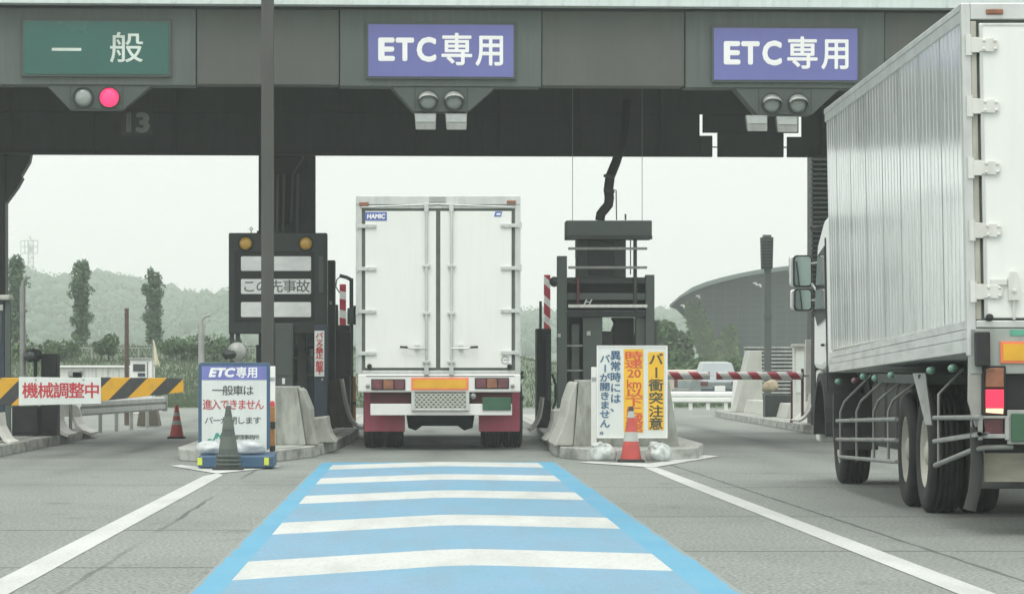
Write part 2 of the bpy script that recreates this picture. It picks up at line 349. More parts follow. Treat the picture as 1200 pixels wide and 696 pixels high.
# ------------------------------------------------------------------ ground, road and markings
def road_material():
    m = bpy.data.materials.new('concrete_road'); m.use_nodes = True; b = NB(m); p = b.N['Principled BSDF']
    s = b.n('ShaderNodeSeparateXYZ'); b.L.new(b.obj(), s.inputs[0]); x, y = s.outputs[0], s.outputs[1]
    base = b.mix(b.ramp(b.noise(0.35, (1, 0.5, 1), 5), 0.3, 0.7), lin((0.155, 0.180, 0.162)), lin((0.270, 0.298, 0.270)))
    base = b.mix(b.math('MULTIPLY', b.ramp(b.noise(1.6, (1, 3.5, 1), 6), 0.35, 0.75), 0.55), base, lin((0.29, 0.315, 0.285)))
    fine = b.noise(38, (1, 0.6, 1), 5)
    base = b.mix(0.55, base, b.mix(b.ramp(fine, 0.36, 0.66), lin((0.045, 0.055, 0.048)), lin((0.36, 0.39, 0.355))))
    spk = b.noise(120, (1, 0.5, 1), 3)
    base = b.mix(b.math('MULTIPLY', b.ramp(spk, 0.58, 0.75), 0.5), base, lin((0.40, 0.41, 0.38)))
    drip = b.noise(2.6, (1, 0.55, 1), 5)
    base = b.mix(b.math('MULTIPLY', b.ramp(drip, 0.62, 0.72), 0.55), base, lin((0.09, 0.10, 0.092)))
    stain = b.noise(0.22, (1.6, 0.5, 1), 6)
    base = b.mix(b.math('MULTIPLY', b.ramp(stain, 0.5, 0.68), 0.35), base, lin((0.12, 0.135, 0.122)))
    patch = b.noise(0.8, (0.6, 0.25, 1), 3)
    base = b.mix(b.math('MULTIPLY', b.ramp(patch, 0.52, 0.62), 0.22), base, lin((0.12, 0.13, 0.12)))
    # transverse brushing
    brush = b.noise(5, (0.25, 4.5, 1), 4)
    base = b.mix(b.math('MULTIPLY', b.ramp(brush, 0.4, 0.8), 0.34), base, lin((0.13, 0.14, 0.13)))
    # tyre and oil darkening along each lane
    for cx_, y0 in ((-4.1, 40), (-4.9, 42), (5.6, 40), (0.25, 46), (-0.6, 47), (1.1, 47)):
        d = b.math('ABSOLUTE', b.math('SUBTRACT', x, cx_))
        g = b.math('MULTIPLY', b.ramp(d, 0.55, 0.0), b.ramp(y, y0-6, y0+6))
        g = b.math('MULTIPLY', g, b.ramp(b.noise(0.5, (2, 0.35, 1), 5), 0.3, 0.65))
        base = b.mix(b.math('MULTIPLY', g, 0.85), base, lin((0.05, 0.058, 0.052)))
    for cx_ in (-3.4, -5.0, 4.4, 6.3):
        d = b.math('ABSOLUTE', b.math('SUBTRACT', x, cx_))
        base = b.mix(b.math('MULTIPLY', b.ramp(d, 0.5, 0.1), b.math('MULTIPLY', b.ramp(b.noise(0.4, (2, 0.3, 1), 4), 0.35, 0.7), 0.25)), base, lin((0.11, 0.12, 0.11)))
    wob = b.math('MULTIPLY', b.math('SUBTRACT', b.noise(0.9, (1, 1, 1), 4), 0.5), 0.07)
    wob2 = b.math('MULTIPLY', b.math('SUBTRACT', b.noise(0.5, (1, 1, 1), 4), 0.5), 0.35)
    # longitudinal tarred joints
    for cx_, sl, wd in ((-1.93, 0.005, 0.020), (3.05, -0.0, 0.0), (7.5, 0, 0.012), (-5.6, 0, 0.012)):
        if wd == 0: continue
        d = b.math('ABSOLUTE', b.math('ADD', b.math('SUBTRACT', x, cx_), wob))
        base = b.mix(b.math('MULTIPLY', b.math('LESS_THAN', d, b.math('MULTIPLY', b.noise(1.3, (0.3, 1, 1), 6), wd*1.9)), b.math('MULTIPLY', b.ramp(b.noise(0.25, (1, 1, 1), 3), 0.35, 0.6), 0.75)), base, lin((0.05, 0.055, 0.055)))
    d = b.math('ABSOLUTE', b.math('ADD', b.math('SUBTRACT', b.math('ADD', x, b.math('MULTIPLY', y, 0.0137)), 3.71), b.math('MULTIPLY', wob, 0.6)))
    base = b.mix(b.math('MULTIPLY', b.math('LESS_THAN', d, b.math('MULTIPLY', b.noise(1.1, (0.3, 1, 1), 6), 0.036)), 0.78), base, lin((0.045, 0.05, 0.05)))
    # transverse joints; the slabs left and right of the blue lane are staggered
    left = b.math('LESS_THAN', x, -1.2)
    for ys, side in (((19.75, 24.3, 33.6, 38.6, 43.5, 50, 58, 66), left), ((21.5, 26.5, 32.9, 37.2, 47, 55, 63), b.math('SUBTRACT', 1.0, left))):
        for yy in ys:
            d = b.math('ABSOLUTE', b.math('ADD', b.math('SUBTRACT', y, yy), b.math('MULTIPLY', wob2, 0.4)))
            base = b.mix(b.math('MULTIPLY', b.math('MULTIPLY', b.math('LESS_THAN', d, b.math('MULTIPLY', b.noise(3, (1, 0.2, 1), 4), 0.075)), side), 0.88), base, lin((0.055, 0.06, 0.06)))
    b.L.new(base, p.inputs['Base Color']); p.inputs['Roughness'].default_value = 0.82; p.inputs['Specular IOR Level'].default_value = 0.3
    bn = b.n('ShaderNodeBump'); bn.inputs['Strength'].default_value = 0.35; bn.inputs['Distance'].default_value = 0.01
    b.L.new(fine, bn.inputs['Height']); b.L.new(bn.outputs[0], p.inputs['Normal'])
    return m
def paint_mat(name, c, worn=(0.3, 0.31, 0.29), wear=0.3, tint=None, edge=None):
    m = bpy.data.materials.new(name); m.use_nodes = True; b = NB(m); p = b.N['Principled BSDF']
    o = b.mix(b.ramp(b.noise(0.8, (1, 0.6, 1), 5), 0.3, 0.7), lin(c), lin(tint or tuple(v*0.85 for v in c)))
    o = b.mix(b.math('MULTIPLY', b.ramp(b.noise(26, (1, 0.5, 1), 6), 0.5, 0.78), wear), o, lin(worn))
    o = b.mix(b.math('MULTIPLY', b.ramp(b.noise(1.4, (2.2, 0.3, 1), 5), 0.45, 0.75), wear*0.9), o, lin(worn))
    g_ = b.ramp(b.noise(60, (1, 0.6, 1), 5), 0.35, 0.68)
    o = b.mix(b.math('MULTIPLY', g_, 0.22), o, lin(tuple(min(1, v*1.5) for v in c)))
    if edge:
        s = b.n('ShaderNodeSeparateXYZ'); b.L.new(b.obj(), s.inputs[0])
        d = b.math('ABSOLUTE', b.math('SUBTRACT', s.outputs[0], edge[0]))
        d = b.math('ADD', d, b.math('MULTIPLY', b.noise(2.5, (1, 0.5, 1), 7), 0.11))
        o = b.mix(b.math('MULTIPLY', b.math('GREATER_THAN', d, edge[1]+0.05), 0.85), o, lin((0.22, 0.245, 0.225)))
    b.L.new(o, p.inputs['Base Color']); p.inputs['Roughness'].default_value = 0.7; p.inputs['Specular IOR Level'].default_value = 0.3
    bn = b.n('ShaderNodeBump'); bn.inputs['Strength'].default_value = 0.3; bn.inputs['Distance'].default_value = 0.01
    b.L.new(b.noise(38, (1, 0.6, 1), 5), bn.inputs['Height']); b.L.new(bn.outputs[0], p.inputs['Normal'])
    return m
g = MB(); g.add([(-1250, -60, -0.02), (1250, -60, -0.02), (1250, 1250, -0.02), (-1250, 1250, -0.02)], [(0, 1, 2, 3)])
struct(g.build('ground', mat('far_ground', (0.17, 0.19, 0.14), 0.9, 0, 0.25, 0.05)))
g = MB(); g.add([(-60, -20, 0), (60, -20, 0), (60, 140, 0), (-60, 140, 0)], [(0, 1, 2, 3)])
struct(g.build('road', road_material()))
def sheet(pts, z): return MB().add([(a, b, z) for a, b in pts], [list(range(len(pts)))])
g = sheet([(-1.24, 6), (1.754, 6), (1.76, 41.6), (-1.24, 41.4)], 0.004)
struct(g.build('blue_lane_marking', paint_mat('bright_blue_paint', (0.080, 0.265, 0.40), (0.25, 0.33, 0.38), 0.25, (0.09, 0.31, 0.44), (0.257, 1.48))))
g = MB()
PK = [16.7, 21.66, 26.7, 31.97, 36.8, 41.55]
XL, XM, XR = -1.06, 0.25, 1.52
def chev(a0, a1, z):                            # band between two rounded chevron edges
    us = [(XL, -1.42), (XM-0.10, -0.09), (XM+0.08, -0.02), (XM+0.25, -0.05), (XR, -0.56)]
    vs = [(u, a0+d, z) for u, d in us]+[(u, a1+d, z) for u, d in us]; n = len(us)
    return vs, [(i, i+1, n+i+1, n+i) for i in range(n-1)]
for i, a in enumerate(PK[:-1]):     # pale blue fields between the white chevrons
    b_ = PK[i+1]-1.78
    g.add(*chev(a, b_, 0.008))
g.add([(XL, 6, 0.008), (XR, 6, 0.008), (XR, 14.3, 0.008), (XM, 14.9, 0.008), (XL, 13.45, 0.008)], [(0, 1, 2, 3, 4)])
struct(g.build('pale_blue_lane_fields', paint_mat('pale_blue_paint', (0.160, 0.285, 0.40), (0.16, 0.23, 0.27), 0.6, (0.115, 0.285, 0.385))))
g = MB()
for a in PK:
    g.add(*chev(a-1.78, a, 0.008))
WP = paint_mat('white_road_paint', (0.50, 0.525, 0.50), (0.26, 0.275, 0.255), 0.55)
struct(g.build('white_chevron_marking', WP))
g = sheet([(-2.41, 6), (-2.20, 6), (-2.20, 36.6), (-2.30, 37.2), (-2.40, 36.2)], 0.004)
struct(g.build('left_lane_line', WP))
g = sheet([(2.98, 6), (3.20, 6), (3.10, 17.7), (2.94, 34.8), (2.90, 39.5), (2.74, 40.2), (2.75, 34.8), (2.90, 17.7)], 0.004)
struct(g.build('right_lane_line', WP))
WPF = paint_mat('faded_white_road_paint', (0.52, 0.545, 0.52), (0.24, 0.26, 0.24), 0.6)
g = MB(); z = 0.008
g.add([(-2.3, 37.0, z), (-3.05, 39.9, z), (-2.95, 40.3, z), (-2.25, 38.3, z)], [(0, 1, 2, 3)])
g.add([(-2.3, 37.0, z), (-2.25, 38.3, z), (-1.75, 40.0, z), (-1.66, 39.4, z)], [(0, 1, 2, 3)])
struct(g.build('left_island_arrow_marking', WPF))
g = MB()
g.add([(2.84, 39.2, z), (2.05, 41.3, z), (2.2, 41.75, z), (2.9, 40.8, z)], [(0, 1, 2, 3)])
g.add([(2.84, 39.2, z), (2.9, 40.8, z), (3.95, 44.8, z), (4.1, 44.2, z)], [(0, 1, 2, 3)])
struct(g.build('right_island_arrow_marking', WPF))
# debris: nothing loose lies on the pavement in the photograph apart from small grit
# kerbed islands
def island(name, poly, label):
    t = thing(name, label, 'traffic island', (sum(p[0] for p in poly)/len(poly), min(p[1] for p in poly), 0))
    MB().zprism(poly, 0.0, 0.15, 0.03).build('kerb', mat('kerb_concrete', (0.36, 0.375, 0.345), 0.85, 0, 0.12, 2.5, 0.85, (0.10, 0.11, 0.10), (1.5, 1.5, 3), bump=0.35), t, 0.012)
    cx = sum(p[0] for p in poly)/len(poly); cy = sum(p[1] for p in poly)/len(poly)
    inn = [(cx+(p[0]-cx)*0.80, cy+(p[1]-cy)*0.97) for p in poly]
    MB().zprism(inn, 0.148, 0.158).build('top_paving', 'conc', t)
    return t
island('traffic_island', [(-9.2, 38.0), (-7.4, 37.0), (-5.9, 38.0), (-5.68, 40), (-5.68, 56.5), (-5.9, 58.2), (-9.0, 58.2)], 'kerbed concrete island at the far left carrying the dark blue booth')
island('traffic_island', [(-3.22, 43.4), (-3.12, 42.3), (-2.75, 41.6), (-2.3, 41.35), (-1.84, 41.6), (-1.45, 43.6), (-1.2, 47.5), (-1.06, 53), (-1.02, 74), (-3.25, 74)], 'kerbed concrete island under the dark message board')
island('traffic_island', [(1.87, 45.5), (1.92, 43.4), (2.2, 42.35), (2.6, 42.1), (3.1, 42.15), (3.7, 43.0), (4.0, 45.4), (4.05, 50), (4.05, 74), (2.12, 74), (2.12, 58), (1.95, 49)], 'kerbed concrete island behind the yellow and white warning board')
island('traffic_island', [(7.3, 42), (9.5, 42), (9.5, 80), (8.0, 82), (7.32, 80), (7.22, 74), (7.2, 60)], 'kerbed concrete island beyond the right-hand truck')

# ------------------------------------------------------------------ toll canopy
GA = math.atan(0.05)
def GT(Y0):                                     # local frame of the canopy: x along it, y away from the camera
    R = Matrix.Rotation(GA, 3, 'Z')
    return lambda p: R @ p + Vector((0, Y0, 0))
def gx(px, Y0=48.0):
    u = (px-VX)/F; return u*Y0/(1-u*0.05)/math.cos(GA)
def gz(py, Y0=48.0): return H-(py-VY)/F*Y0
can = thing('toll_canopy', 'wide dark steel toll gate canopy with flat panelled fascia spanning all the lanes', 'canopy', (-2.2, 54, 0))
T48 = GT(48.0); T54 = GT(54.0)
XA, XB = -14.0, 15.0
seams = [-174, 230, 398, 635, 803, 1037, 1210, 1440]
ZB, ZT = 5.39, 6.53
for i in range(len(seams)-1):
    a, b_ = gx(seams[i])+0.006, gx(seams[i+1])-0.006
    sign = seams[i] in (-174, 398, 803, 1210)
    if sign: MB(T48).box(a, b_, 0, 0.5, ZB-0.02, ZT-0.03).build('sign_fascia', 'steel_l', can, 0.008)
    else: MB(T48).box(a, b_, 0.035, 0.5, ZB, ZT-0.03).build('plain_fascia', 'steel_b', can, 0.008)
MB(T48).box(XA, XB, 0.03, 0.5, ZT-0.028, ZT+0.01).build('drip_edge', 'darker', can)
g = MB(T48); g.box(XA, XB, -0.25, 9.0, ZT+0.012, ZT+0.75)
for k in range(60):                             # standing seams of the eave
    g.box(XA+k*0.52, XA+k*0.52+0.02, -0.262, -0.25, ZT+0.03, ZT+0.73)
g.build('roof', 'eave', can, 0.005)
MB(T48).box(XA, XB, 0.5, 9.0, ZT-0.10, ZT+0.008).build('soffit', 'dark', can)
for k in range(3): MB(T48).box(XA, XB, 2.0+k*1.3, 2.12+k*1.3, 6.15, ZT-0.101).build('soffit_purlin', 'dark', can)
# deep girder behind the fascia, with the hanging service box and its slots
B = 54.0; bx = lambda p: gx(p, B); bz = lambda p: gz(p, B)
ZG = bz(183)
g = MB(T54)
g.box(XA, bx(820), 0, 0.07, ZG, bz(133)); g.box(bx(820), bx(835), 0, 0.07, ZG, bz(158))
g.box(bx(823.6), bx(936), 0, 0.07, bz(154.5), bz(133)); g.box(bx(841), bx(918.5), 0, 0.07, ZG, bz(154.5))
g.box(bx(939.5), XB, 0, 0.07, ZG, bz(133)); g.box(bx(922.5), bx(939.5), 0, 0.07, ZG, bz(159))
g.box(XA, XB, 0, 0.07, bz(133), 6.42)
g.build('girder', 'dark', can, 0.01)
g = MB(T54)
g.box(XA, bx(815), -0.10, 0.0, ZG-0.004, ZG+0.04); g.box(bx(945), XB, -0.10, 0.0, ZG-0.004, ZG+0.04)
g.box(XA, XB, -0.06, 0.0, bz(140)+1.0, bz(140)+1.05)
for k in range(-9, 10):
    xx = k*1.35
    if bx(815) < xx < bx(945): continue
    g.box(xx, xx+0.02, -0.08, 0.0, ZG+0.05, 6.3)
for pz in (171,):
    for (a, b_) in ((820, 842), (917, 924)): g.box(bx(a), bx(b_), 0.08, 0.10, bz(pz)-0.01, bz(pz)+0.01)
g.build('girder_stiffener', 'dark', can, 0.004)
# columns
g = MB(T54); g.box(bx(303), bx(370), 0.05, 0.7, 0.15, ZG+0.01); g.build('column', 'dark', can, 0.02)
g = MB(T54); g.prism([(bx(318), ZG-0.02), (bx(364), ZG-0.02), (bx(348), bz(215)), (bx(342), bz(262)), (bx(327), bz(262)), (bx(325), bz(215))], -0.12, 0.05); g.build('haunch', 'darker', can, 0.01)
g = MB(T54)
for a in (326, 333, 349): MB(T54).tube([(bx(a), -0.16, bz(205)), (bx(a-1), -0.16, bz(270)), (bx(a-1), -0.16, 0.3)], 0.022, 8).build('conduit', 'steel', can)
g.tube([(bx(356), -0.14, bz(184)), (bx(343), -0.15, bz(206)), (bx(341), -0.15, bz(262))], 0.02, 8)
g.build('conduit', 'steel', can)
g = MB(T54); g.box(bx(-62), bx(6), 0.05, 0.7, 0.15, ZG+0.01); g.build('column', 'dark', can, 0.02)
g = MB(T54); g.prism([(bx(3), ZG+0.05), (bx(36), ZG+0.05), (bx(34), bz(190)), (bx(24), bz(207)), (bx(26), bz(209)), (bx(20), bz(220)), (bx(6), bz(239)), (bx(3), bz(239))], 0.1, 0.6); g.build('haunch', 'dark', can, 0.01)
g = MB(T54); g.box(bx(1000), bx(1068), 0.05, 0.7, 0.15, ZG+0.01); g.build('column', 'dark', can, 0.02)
# bracing pipes under the soffit
# slim post in front of the fascia
t = thing('gantry_post', 'slim grey steel post rising past the fascia between the green and blue signs', 'post', (X(313.5, 47.0), 47.0, 0.15))
Yp = 46.6
MB().pbox(Yp, 306, -30, 320.5, 460, 0.18).build('post', mat('weathered_post', (0.060, 0.064, 0.058), 0.6, 0, 0.1, 2, 0.3, (0.09, 0.085, 0.075)), t, 0.006)
MB().pbox(Yp-0.05, 302, 532-92, 324, 444, 0.28).build('base_plate', 'steel', t, 0.004)

# lane signs on the fascia
def gsign(pl, pt, pr, pb, m, label, name='lane_sign'):
    t = thing(name, label, 'sign', T48(Vector((gx((pl+pr)/2), -0.03, gz(pb)))), rotz=GA)
    x0, x1, z0, z1 = gx(pl), gx(pr), gz(pb), gz(pt)
    MB(T48).box(x0-0.035, x1+0.035, -0.045, 0.0, z0-0.035, z1+0.035).build('frame', 'steel', t, 0.006)
    MB(T48).box(x0, x1, -0.055, -0.03, z0, z1).build('panel', m, t, 0.002)
    return t
def zc(pt, pb): return (gz(pt)+gz(pb))/2
t = gsign(28, 28, 198, 89.5, 'greensign', 'green overhead sign reading 一般 above the red light')
g = MB(T48); k = 48/F
vs = [(61, 59), (95.5, 59), (95.5, 62.5), (61, 62.5)]
g.add([(gx(a), -0.060, gz(b_)) for a, b_ in vs], [(0, 1, 2, 3)])
put_char(g, '般', gx(148.3), gz(58.8), 36*k, 35*k, -0.060, 0.010)
g.build('lettering', mat('dim_lettering', (0.58, 0.66, 0.60), 0.5), t)
for (dx, dy, ts) in ((0, 0, 'left'), (404.5, 2.2, 'right')):
    lab = {'left': 'violet-blue overhead sign reading ETC専用 above the white truck in the blue lane',
           'right': 'violet-blue overhead sign reading ETC専用 nearest the right-hand truck'}[ts]
    t = gsign(431.5+dx, 29.5+dy, 601.5+dx*0.995, 90.5+dy, 'bluesign', lab)
    g = MB(T48)
    fit(g, 'E', gx(443+dx), gx(462.5+dx), gz(72.5+dy), gz(45+dy), -0.060, 0.035)
    fit(g, 'T', gx(463.5+dx), gx(485+dx), gz(72.5+dy), gz(45+dy), -0.060, 0.035)
    fit(g, 'C', gx(488+dx), gx(511+dx), gz(73.5+dy), gz(44+dy), -0.060, 0.035)
    put_char(g, '専', gx(535+dx), gz(59+dy), 34*k, 37*k, -0.060, 0.022)
    put_char(g, '用', gx(574.5+dx), gz(59.5+dy), 32*k, 37*k, -0.060, 0.022)
    g.build('lettering', 'letter', t)
# signal boxes
def signal(dx, dy, lit, label):
    t = thing('lane_signal', label, 'traffic light', T48(Vector((gx(520+dx), 0.1, gz(131+dy)))), 'signal boxes under the canopy fascia', GA)
    g = MB(T48)
    tz_, bz_ = ZB-0.022, gz(131+dy)
    g.prism([(gx(458+dx), tz_), (gx(582+dx), tz_), (gx(549+dx), bz_), (gx(485+dx), bz_)], 0.02, 0.40)
    g.build('housing', 'steel', t, 0.006)
    g = MB(T48); g.box(gx(486+dx), gx(486.8+dx), 0.014, 0.02, bz_+0.01, tz_-0.01); g.box(gx(547.5+dx), gx(548.3+dx), 0.014, 0.02, bz_+0.01, tz_-0.01)
    g.build('cover_seam', 'dark', t)
    for i, c in enumerate((501.5, 532)):
        cx, cz = gx(c+dx), gz(117.5+dy)
        on = lit and i == 1
        r = 0.142 if on else 0.138
        g = MB(T48); g.lathe([(0, -0.035), (r*0.5, -0.03), (r*0.85, -0.015), (r, 0.01)], (cx, 0.01, cz), 'y', 28)
        g.build('lamp_lens', 'lampred' if on else 'lampoff', t, label='lit red lamp' if on else None)
        g = MB(T48); g.lathe([(r+0.002, 0.015), (r+0.002, -0.04), (r+0.016, -0.04), (r+0.016, 0.015)], (cx, 0.01, cz), 'y', 28)
        g.build('lamp_rim', 'dark', t)
        if not lit:                                     # half-cylinder hood over the lens
            g = MB(T48); n = 14; vs = []
            for q in range(n+1):
                a = PI*q/n
                vs += [(cx+(r+0.004)*math.cos(a), -0.03, cz+(r+0.004)*math.sin(a)*0.9), (cx+(r-0.01)*math.cos(a), -0.13, cz+(r-0.015)*math.sin(a)*0.45)]
            g.add(vs, [(2*q, 2*q+1, 2*q+3, 2*q+2) for q in range(n)], True)
            o = g.build('hood', 'galv', t); sm = o.modifiers.new('solid', 'SOLIDIFY'); sm.thickness = 0.006
    return t
signal(-404, -1.5, True, 'signal box with a glowing red lamp under the green sign')
signal(0, 0, False, 'unlit twin-lamp signal box under the middle ETC sign')
signal(404-1, 2, False, 'unlit twin-lamp signal box under the right-hand ETC sign')
def spot(px, py, label):
    cx, cz = gx(px), gz(py)
    t = thing('floodlight', label, 'floodlight', T48(Vector((cx, 0.1, cz+0.2))), 'small floodlights under the signal boxes', GA)
    g = MB(T48); w2 = 0.165; h2 = 0.125
    g.add([(cx-w2, -0.02, cz+h2), (cx+w2, -0.02, cz+h2), (cx+w2*0.9, -0.10, cz-h2), (cx-w2*0.9, -0.10, cz-h2),
           (cx-w2*0.8, 0.28, cz+h2), (cx+w2*0.8, 0.28, cz+h2), (cx+w2*0.7, 0.24, cz-h2*0.6), (cx-w2*0.7, 0.24, cz-h2*0.6)],
          [(0, 1, 2, 3), (4, 7, 6, 5), (0, 4, 5, 1), (3, 2, 6, 7), (0, 3, 7, 4), (1, 5, 6, 2)])
    g.build('housing', 'pipe', t, 0.01)
    g = MB(T48); g.add([(cx-w2*0.9, -0.028, cz+h2*0.85), (cx+w2*0.9, -0.028, cz+h2*0.85), (cx+w2*0.86, -0.072, cz-h2*0.05), (cx-w2*0.86, -0.072, cz-h2*0.05)], [(0, 1, 2, 3)])
    g.build('glass', 'lampoff', t)
    MB(T48).tube([(cx, 0.12, cz+h2), (cx, 0.12, gz(128))], 0.018).build('bracket', 'dark', t)
spot(498.5, 143, 'small floodlight under the middle signal box, nearer the green sign')
spot(534.5, 143, 'small floodlight under the middle signal box, on the side of the slotted girder')
spot(886.5, 143.5, 'small floodlight under the right-hand signal box, left one of that pair')
spot(922, 144.5, 'small floodlight under the right-hand signal box, beside the right-hand truck')
# lane number plate
t = thing('lane_number_plate', 'dark hanging plate with the pale number 13 beneath the red signal', 'number plate', T48(Vector((gx(157), 1.0, gz(154)))), rotz=GA)
MB(T48).box(gx(139), gx(176), 1.0, 1.04, gz(154), gz(122)).build('plate', 'darker', t, 0.004)
g = MB(T48); fit(g, '1', gx(145), gx(150.5), gz(151), gz(127), 0.99, 0.04); fit(g, '3', gx(156), gx(173), gz(151.5), gz(127), 0.99, 0.04)
g.build('lettering', mat('faded_number', (0.13, 0.145, 0.13), 0.6), t)
for a in (143, 171): MB(T48).tube([(gx(a), 1.02, gz(122)), (gx(a), 1.02, 6.42)], 0.012, 6).build('hanger', 'dark', t)

# ------------------------------------------------------------------ road truck in the blue lane
def tyre(mb_t, mb_r, o, r, wd, side=-1, rim_r=0.29):
    """tyre and rim about the x axis; o = centre of the outer face, body extends to +x when side=-1"""
    s_ = -side
    prof = [(rim_r, 0.02*s_), (rim_r+0.02, 0.0), (r-0.10, -0.008*s_), (r-0.035, 0.0), (r-0.01, 0.02*s_), (r, 0.045*s_)]
    ngr = 4
    for q in range(ngr):
        c = 0.045+(wd-0.09)*(q+0.5)/ngr
        prof += [(r, (c-0.012)*s_), (r-0.014, (c-0.010)*s_), (r-0.014, (c+0.010)*s_), (r, (c+0.012)*s_)]
    prof += [(r, (wd-0.045)*s_), (r-0.03, wd*s_), (rim_r, wd*s_)]
    mb_t.lathe(prof, o, 'x', 40)
    mb_r.lathe([(rim_r, 0.012*s_), (rim_r-0.02, 0.012*s_), (rim_r-0.03, 0.05*s_), (0.17, 0.11*s_), (0.11, 0.11*s_), (0.10, 0.03*s_), (0.05, 0.01*s_), (0, 0.01*s_)], o, 'x', 28)
    for q in range(8):
        a = 2*PI*q/8
        mb_r.lathe([(0.016, 0.12*s_), (0.016, 0.085*s_), (0, 0.08*s_)], (o[0], o[1]+0.135*math.cos(a), o[2]+0.135*math.sin(a)), 'x', 6, False)

TY = 47.5
tr = thing('box_truck', 'white box truck seen from behind, stopped in the blue lane between the islands', 'truck', (X(513.6, TY), TY, 0))
q = lambda p: X(p, TY); r_ = lambda p: Z(p, TY)
MB().box(q(417.5), q(609.5), TY+0.03, TY+8.8, r_(438), r_(231)).build('cargo_box', 'dirtywhite', tr, 0.01)
g = MB(); g.pbox(TY-0.02, 417, 229.5, 610, 240, 0.06); g.build('roof_header', 'alu', tr, 0.008)
g = MB(); g.pbox(TY-0.01, 417, 240, 424, 438, 0.05); g.pbox(TY-0.01, 603.5, 240, 610, 438, 0.05); g.pbox(TY-0.008, 424.1, 240.5, 603.4, 244.5, 0.05); g.pbox(TY-0.01, 424.1, 434, 603.4, 438, 0.05)
g.build('rear_frame', 'alu', tr, 0.006)
MB().pbox(TY+0.005, 424, 244.6, 603.4, 434, 0.02).build('gasket', 'gasket', tr)
for (a, b_) in ((428, 511), (516, 599.5)):
    d = MB().pbox(TY-0.02, a, 247.5, b_, 431, 0.024).build('door', 'door', tr, 0.006)
    rx = 499.7 if a < 500 else 529
    g = MB(); g.tube([(q(rx), TY-0.05, r_(439)), (q(rx), TY-0.05, r_(238))], 0.02, 10)
    g.build('lock_rod', 'alu', d)
    for yy in (311.5, 367, 424): MB().pbox(TY-0.075, rx-4.5, yy-1.6, rx+4.5, yy+1.6, 0.055).build('rod_bracket', 'alu', d, 0.004)
    for yy in (243, 434): MB().pbox(TY-0.07, rx-2.6, yy-5, rx+2.6, yy+5, 0.05).build('rod_bracket', 'alu', d, 0.004)
    sgn = -1 if a < 500 else 1
    g = MB(); g.tube([(q(rx), TY-0.08, r_(408)), (q(rx+sgn*18), TY-0.10, r_(408.5)), (q(rx+sgn*22), TY-0.10, r_(407))], 0.012, 8)
    g.pbox(TY-0.09, rx+sgn*11-3, 404, rx+sgn*11+3, 409.5, 0.07)
    g.build('handle', 'alu', d)
    MB().tube([(q(rx+sgn*22), TY-0.10, r_(407)), (q(rx+sgn*31), TY-0.10, r_(406.5))], 0.016, 8).build('handle_grip', 'black', d)
    for yy in (265, 315, 365, 414):
        g = MB(); y2 = yy if a < 500 else yy-0.8
        x0, x1 = (417, 441) if a < 500 else (587, 611)
        g.pbox(TY-0.05, x0, y2-2.2, x1, y2+2.2, 0.03)
        xc = 418.5 if a < 500 else 609.5
        g.tube([(q(xc), TY-0.04, r_(y2-4)), (q(xc), TY-0.04, r_(y2+4))], 0.022, 8)
        for hx in (0.55, 0.9):
            xx = x0+(x1-x0)*(hx if a < 500 else 1-hx)
            g.lathe([(0.012, -0.056+0.05), (0.012, -0.07+0.05), (0, -0.07+0.05)], (q(xx), TY-0.05, r_(y2)), 'y', 8)
        g.build('hinge', 'alu', d, 0.003)
    for xx in ((433,) if a < 500 else (597,)):
        MB().lathe([(0.035, 0.02), (0.035, -0.02), (0.0, -0.025)], (q(xx), TY-0.03, r_(429)), 'y', 14).build('buffer', 'black', d)
g = MB(); g.pbox(TY-0.026, 427.6, 248.6, 453.3, 258.6, 0.004); o = g.build('maker_badge', mat('badge_blue', (0.10, 0.14, 0.42), 0.5), tr)
g = MB(); fit(g, 'HAMIC', q(430), q(451), r_(256.6), r_(250.8), TY-0.030, 0.05, 0.1); g.build('badge_lettering', 'letter', o)
g = MB(); g.prism([(q(579), r_(254)), (q(587), r_(254)), (q(588.5), r_(248)), (q(580.5), r_(248))], TY-0.026, TY-0.021); o = g.build('blue_emblem', mat('badge_blue2', (0.08, 0.15, 0.45), 0.5), tr)
g = MB(); g.prism([(q(581.5), r_(252.2)), (q(586.2), r_(252.2)), (q(586.6), r_(250.2)), (q(582), r_(250.2))], TY-0.030, TY-0.0265); g.build('emblem_mark', 'letter', o)
g = MB()                                                    # spiral G mark on the right door
g.add([(q(592+5*f*math.cos(a)), TY-0.0235, r_(422-5*f*math.sin(a))) for a in [0.5+5.2*i/20 for i in range(21)] for f in (1, 0.72)], [(2*i, 2*i+1, 2*i+3, 2*i+2) for i in range(20)])
g.add([(q(a), TY-0.0235, r_(b_)) for a, b_ in ((590, 421), (597, 421), (597, 422.4), (590, 422.4))], [(0, 1, 2, 3)])
g.build('round_mark', mat('grey_mark', (0.35, 0.38, 0.36), 0.5), tr)
for (a, b_, c, e) in ((421, 238-1, 432, 241.5), (594, 235, 604.5, 239)):
    MB().pbox(TY-0.045, a, b_, c, e, 0.03).build('marker_lamp', 'amberd', tr, 0.006)
g = MB(); g.pbox(TY-0.04, 503, 230.5, 522, 237, 0.02); g.build('header_latch', 'galv', tr, 0.004)
g = MB(); g.tube([(q(424), TY-0.03, r_(243)), (q(512), TY-0.03, r_(239.5)), (q(600), TY-0.03, r_(243))], 0.012, 6); g.build('rain_gutter', 'alu', tr)
